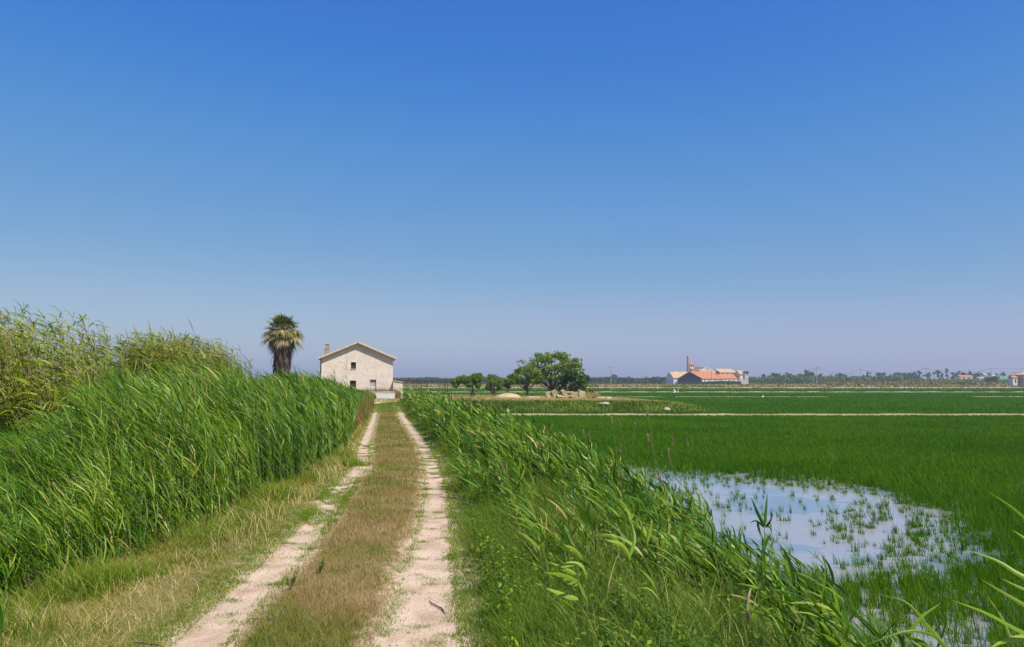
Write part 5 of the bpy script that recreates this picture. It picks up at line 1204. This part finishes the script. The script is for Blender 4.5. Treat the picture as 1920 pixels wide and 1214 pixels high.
for i, (px, top, bz, Y, wd, lb) in enumerate([
    (1300, 905, -.6, 7.2, .30, "leafy reed leaning left at the edge of the pond, left of the upright one"), (1338, 940, -.62, 6.9, .28, "bent reed just left of the lone upright reed"),
    (1225, 950, -.45, 6.6, .34, "reed with arching leaves above the middle of the bank"), (1275, 990, -.5, 6.0, .34, "bushy reed in front of the pond edge reeds"),
    (1375, 1010, -.7, 6.3, .25, "reed with broad dark leaves below the lone upright reed"), (1210, 1030, -.4, 5.4, .30, "leaning reed right of the pale arched one"),
    (1500, 1070, -.75, 5.6, .32, "leaning reed in the near clump at the bottom, leftmost of it"), (1540, 1085, -.75, 5.3, .30, "reed in the middle of the near bottom clump"),
    (1585, 1095, -.78, 5.4, .26, "upright dark-leaved reed at the right of the near bottom clump"), (1460, 1120, -.65, 4.9, .34, "low reed at the left foot of the near bottom clump"),
    (1520, 1140, -.7, 4.6, .30, "low broad-leaved reed at the bottom edge of the photo"), (1620, 1120, -.8, 5.2, .22, "reed with brown lower leaves at the right end of the bottom clump"),
    (940, 880, -.1, 11.0, .35, "leafy reed overhanging the right edge of the track"), (905, 850, -.1, 13.0, .30, "taller reed near the right edge of the track")]):
    reed(lb, px, top, bz, Y, n=10, ll=.32, lw=.0115, wind=wd * .8, seed=30 + i, lo=.2, spread=.6, flag=.9, tint=.35 + .08 * (i % 6))
reed("dark reed leaf standing up in the lower left corner", 18, 1085, -.05, 4.6, n=5, ll=.45, lw=.013, wind=-.10, seed=80, lo=.1, spread=.3, flag=.2, tint=.2)

def stalk(label, px, top, Y, bz, lean, seed, head=.12, group="dry seed stalks at the pond"):
    x, _, zt = atd(px, top, Y); root = thing("seed_stalk", label, "grass stalk", (x + lean, Y, bz), 0, group); H = zt - bz
    g = Geo(); t = np.linspace(0, 1, 5); P = np.zeros((1, 5, 3)); P[0, :, 0] = -lean * t ** 2; P[0, :, 2] = H * t
    g.tubes(P, np.array([[.0022, .0020, .0018, .0015, .0012]]), np.array([.3]), 4); g.build("stem", M['drystem'], root)
    r = np.random.default_rng(seed); g = Geo(); n = 46; q = r.random(n); az = r.random(n) * 6.28
    B = np.stack([-lean * (1 + .08 * q), 0 * q, H - head + head * 1.3 * q], 1); D = unit(np.stack([np.cos(az) * .45 - .2, np.sin(az) * .45, 1 + 0 * q], 1)); L = .035 + .03 * r.random(n); s3 = np.linspace(0, 1, 3)[None, :, None]
    g.ribbons(B[:, None] + D[:, None] * L[:, None, None] * s3, np.full((n, 1), .0045) * np.array([[.4, 1, .2]]), unit(np.cross(D, r.normal(size=(n, 3)))), r.random(n)); g.build("seed_head", G['plume'], root)
for i, (px, top, Y, ln, lb) in enumerate([(1148, 788, 13, .15, "tallest brown seed stalk left of the pond"), (1163, 792, 13.2, .1, "brown seed stalk right beside the tallest one"), (1191, 800, 13, .05, "thick brown seed head left of the pond"),
    (1216, 778, 14, 0, "highest straight seed stalk reaching the pale bank line"), (1095, 812, 13, .2, "reddish seed tuft over the left end of the near rice"), (1105, 815, 13.3, .1, "reddish seed stalk right beside the reddish tuft"), (1218, 822, 13, .1, "seed stalk with a pale tip under the highest one"),
    (1262, 826, 13.5, .0, "thin seed stalk right of the thick head"), (1290, 828, 13.5, .02, "rightmost thin seed stalk above the pond"), (1255, 850, 12, .1, "short seed stalk at the top corner of the pond"), (1165, 838, 12.5, .05, "short dark seed stalk low beside the bank grass"), (1240, 900, 10.5, .1, "brown seed stalk standing against the left of the pond")]):
    stalk(lb, px, top, Y, -.85, ln + .18 * math.sin(i * 2.4), 300 + i, head=.10)
# stalk plumes over the thickets are parts of the canes; one dead leaf roll hangs in the near reeds
b = MB(); p = [atd(px, py, 5.0) for px, py in ((1408, 1104), (1406, 1120), (1402, 1140), (1400, 1158), (1397, 1166))]
tag(b.tube([(q[0] + .012 * math.sin(5 * k_), q[1], q[2]) for k_, q in enumerate(p)], [.003, .011, .009, .012, .002], 5).build("dead_reed_leaf", M['drystem'], None, True), "pale brown dead leaf roll hanging in the near bank reeds", "dead leaf")
# two leafy weeds on the strip between the tracks
for px, py, hh, lb in ((545, 1108, .17, "small leafy weed at the left edge of the strip between the tracks"), (598, 1085, .13, "smaller leafy weed just beyond it on the strip")):
    x, y = at(px, py, 0); root = thing("weed", lb.replace("just beyond it", "beyond the left edge one"), "weed", (x, y, float(ground_z(x, y)))); r = np.random.default_rng(int(px))
    s_, l_ = Geo(), Geo(); m = 6; t = np.linspace(0, 1, 4); az = r.random(m) * 6.28
    P = np.stack([np.stack([np.cos(a_) * .05 * t, np.sin(a_) * .05 * t, hh * (.7 + .4 * r.random()) * t], 1) for a_ in az])
    s_.tubes(P, np.full((m, 4), .0016), np.full(m, .2), 4); n = 70; i_ = r.integers(0, m, n); q = .2 + .8 * r.random(n); B = P[i_, -1] * q[:, None]; a_ = r.random(n) * 6.28
    D = unit(np.stack([np.cos(a_), np.sin(a_), .4 + 0 * a_], 1)); L = .018 + .018 * r.random(n); s4 = np.linspace(0, 1, 4)[None, :, None]
    l_.ribbons(B[:, None] + D[:, None] * L[:, None, None] * s4, (L * .25)[:, None] * np.array([[.3, 1, .8, .1]]), unit(np.cross(D, [0, 0, 1.])), r.random(n) * .7)
    s_.build("stem", M['stem'], root); l_.build("foliage", G['weed'], root)
# twigs lying on the ground
for i, (px, py, L, a_, lb) in enumerate([(648, 0, 0, 0, "")][:0] + [(250, 1206, .32, -.5, "dark curled dead leaf at the foot of the left verge"), (835, 1150, .40, 1.9, "thin dry twig at the right edge of the right track"), (470, 1160, .30, -.35, "thin dry twig across the left track")]):
    x, y = at(px, py, 0); z = float(ground_z(x, y)) + .015; b = MB()
    b.tube([(0, 0, 0), (L * .3 * math.cos(a_), L * .3 * math.sin(a_), .008), (L * .7 * math.cos(a_ + .15), L * .7 * math.sin(a_ + .15), .006), (L * math.cos(a_ + .1), L * math.sin(a_ + .1), 0)], [.003, .006, .005, .002], 5)
    tag(b.build("twig", M['brush'], None, True, loc=(x, y, z)), lb, "twig")
# pebbles and crumbs of earth on the tracks
g = Geo(); n = 5000; r = np.random.default_rng(77); sd = np.where(r.random(n) < .6, 1, -1); y = 3.5 + 16 * r.random(n) ** 1.6
x = np.where(sd > 0, rutR(y), rutL(y)) + r.normal(0, .13, n); s_ = .003 + .006 * r.random(n) ** 3; z = ground_z(x, y) + .012
oct_ = np.array([(1, 0, 0), (0, 1, 0), (-1, 0, 0), (0, -1, 0), (0, 0, .7), (0, 0, -.7)], float)
an = r.random(n) * 6.28; V = oct_[None] * s_[:, None, None] * (.7 + .6 * r.random((n, 6, 1))) ; V = V + np.stack([x, y, z], 1)[:, None]
fq = np.array([(0, 1, 4), (1, 2, 4), (2, 3, 4), (3, 0, 4), (1, 0, 5), (2, 1, 5), (3, 2, 5), (0, 3, 5)])
tag(mesh_np("pebbles", V.reshape(-1, 3), ((np.arange(n) * 6)[:, None, None] + fq[None]).reshape(-1, 3), M['rock']), "small pebbles and crumbs of earth on the wheel tracks", "pebbles", kind="stuff")

# ------------------------------------------------------------------ hazy summer air
hm = bpy.data.materials.new("hazy_air"); hm.use_nodes = True; nt = hm.node_tree
for n_ in list(nt.nodes): nt.nodes.remove(n_)
o_ = nt.nodes.new("ShaderNodeOutputMaterial"); v_ = nt.nodes.new("ShaderNodeVolumePrincipled")
v_.inputs["Color"].default_value = (.80, .88, 1, 1); v_.inputs["Density"].default_value = .00038; v_.inputs["Anisotropy"].default_value = .2
nt.links.new(v_.outputs[0], o_.inputs["Volume"])
b = MB(); b.box(-5200, -500, -3, 5200, 6200, 60)
tag(b.build("haze", hm), "thin bluish summer haze over the fields", kind="stuff")
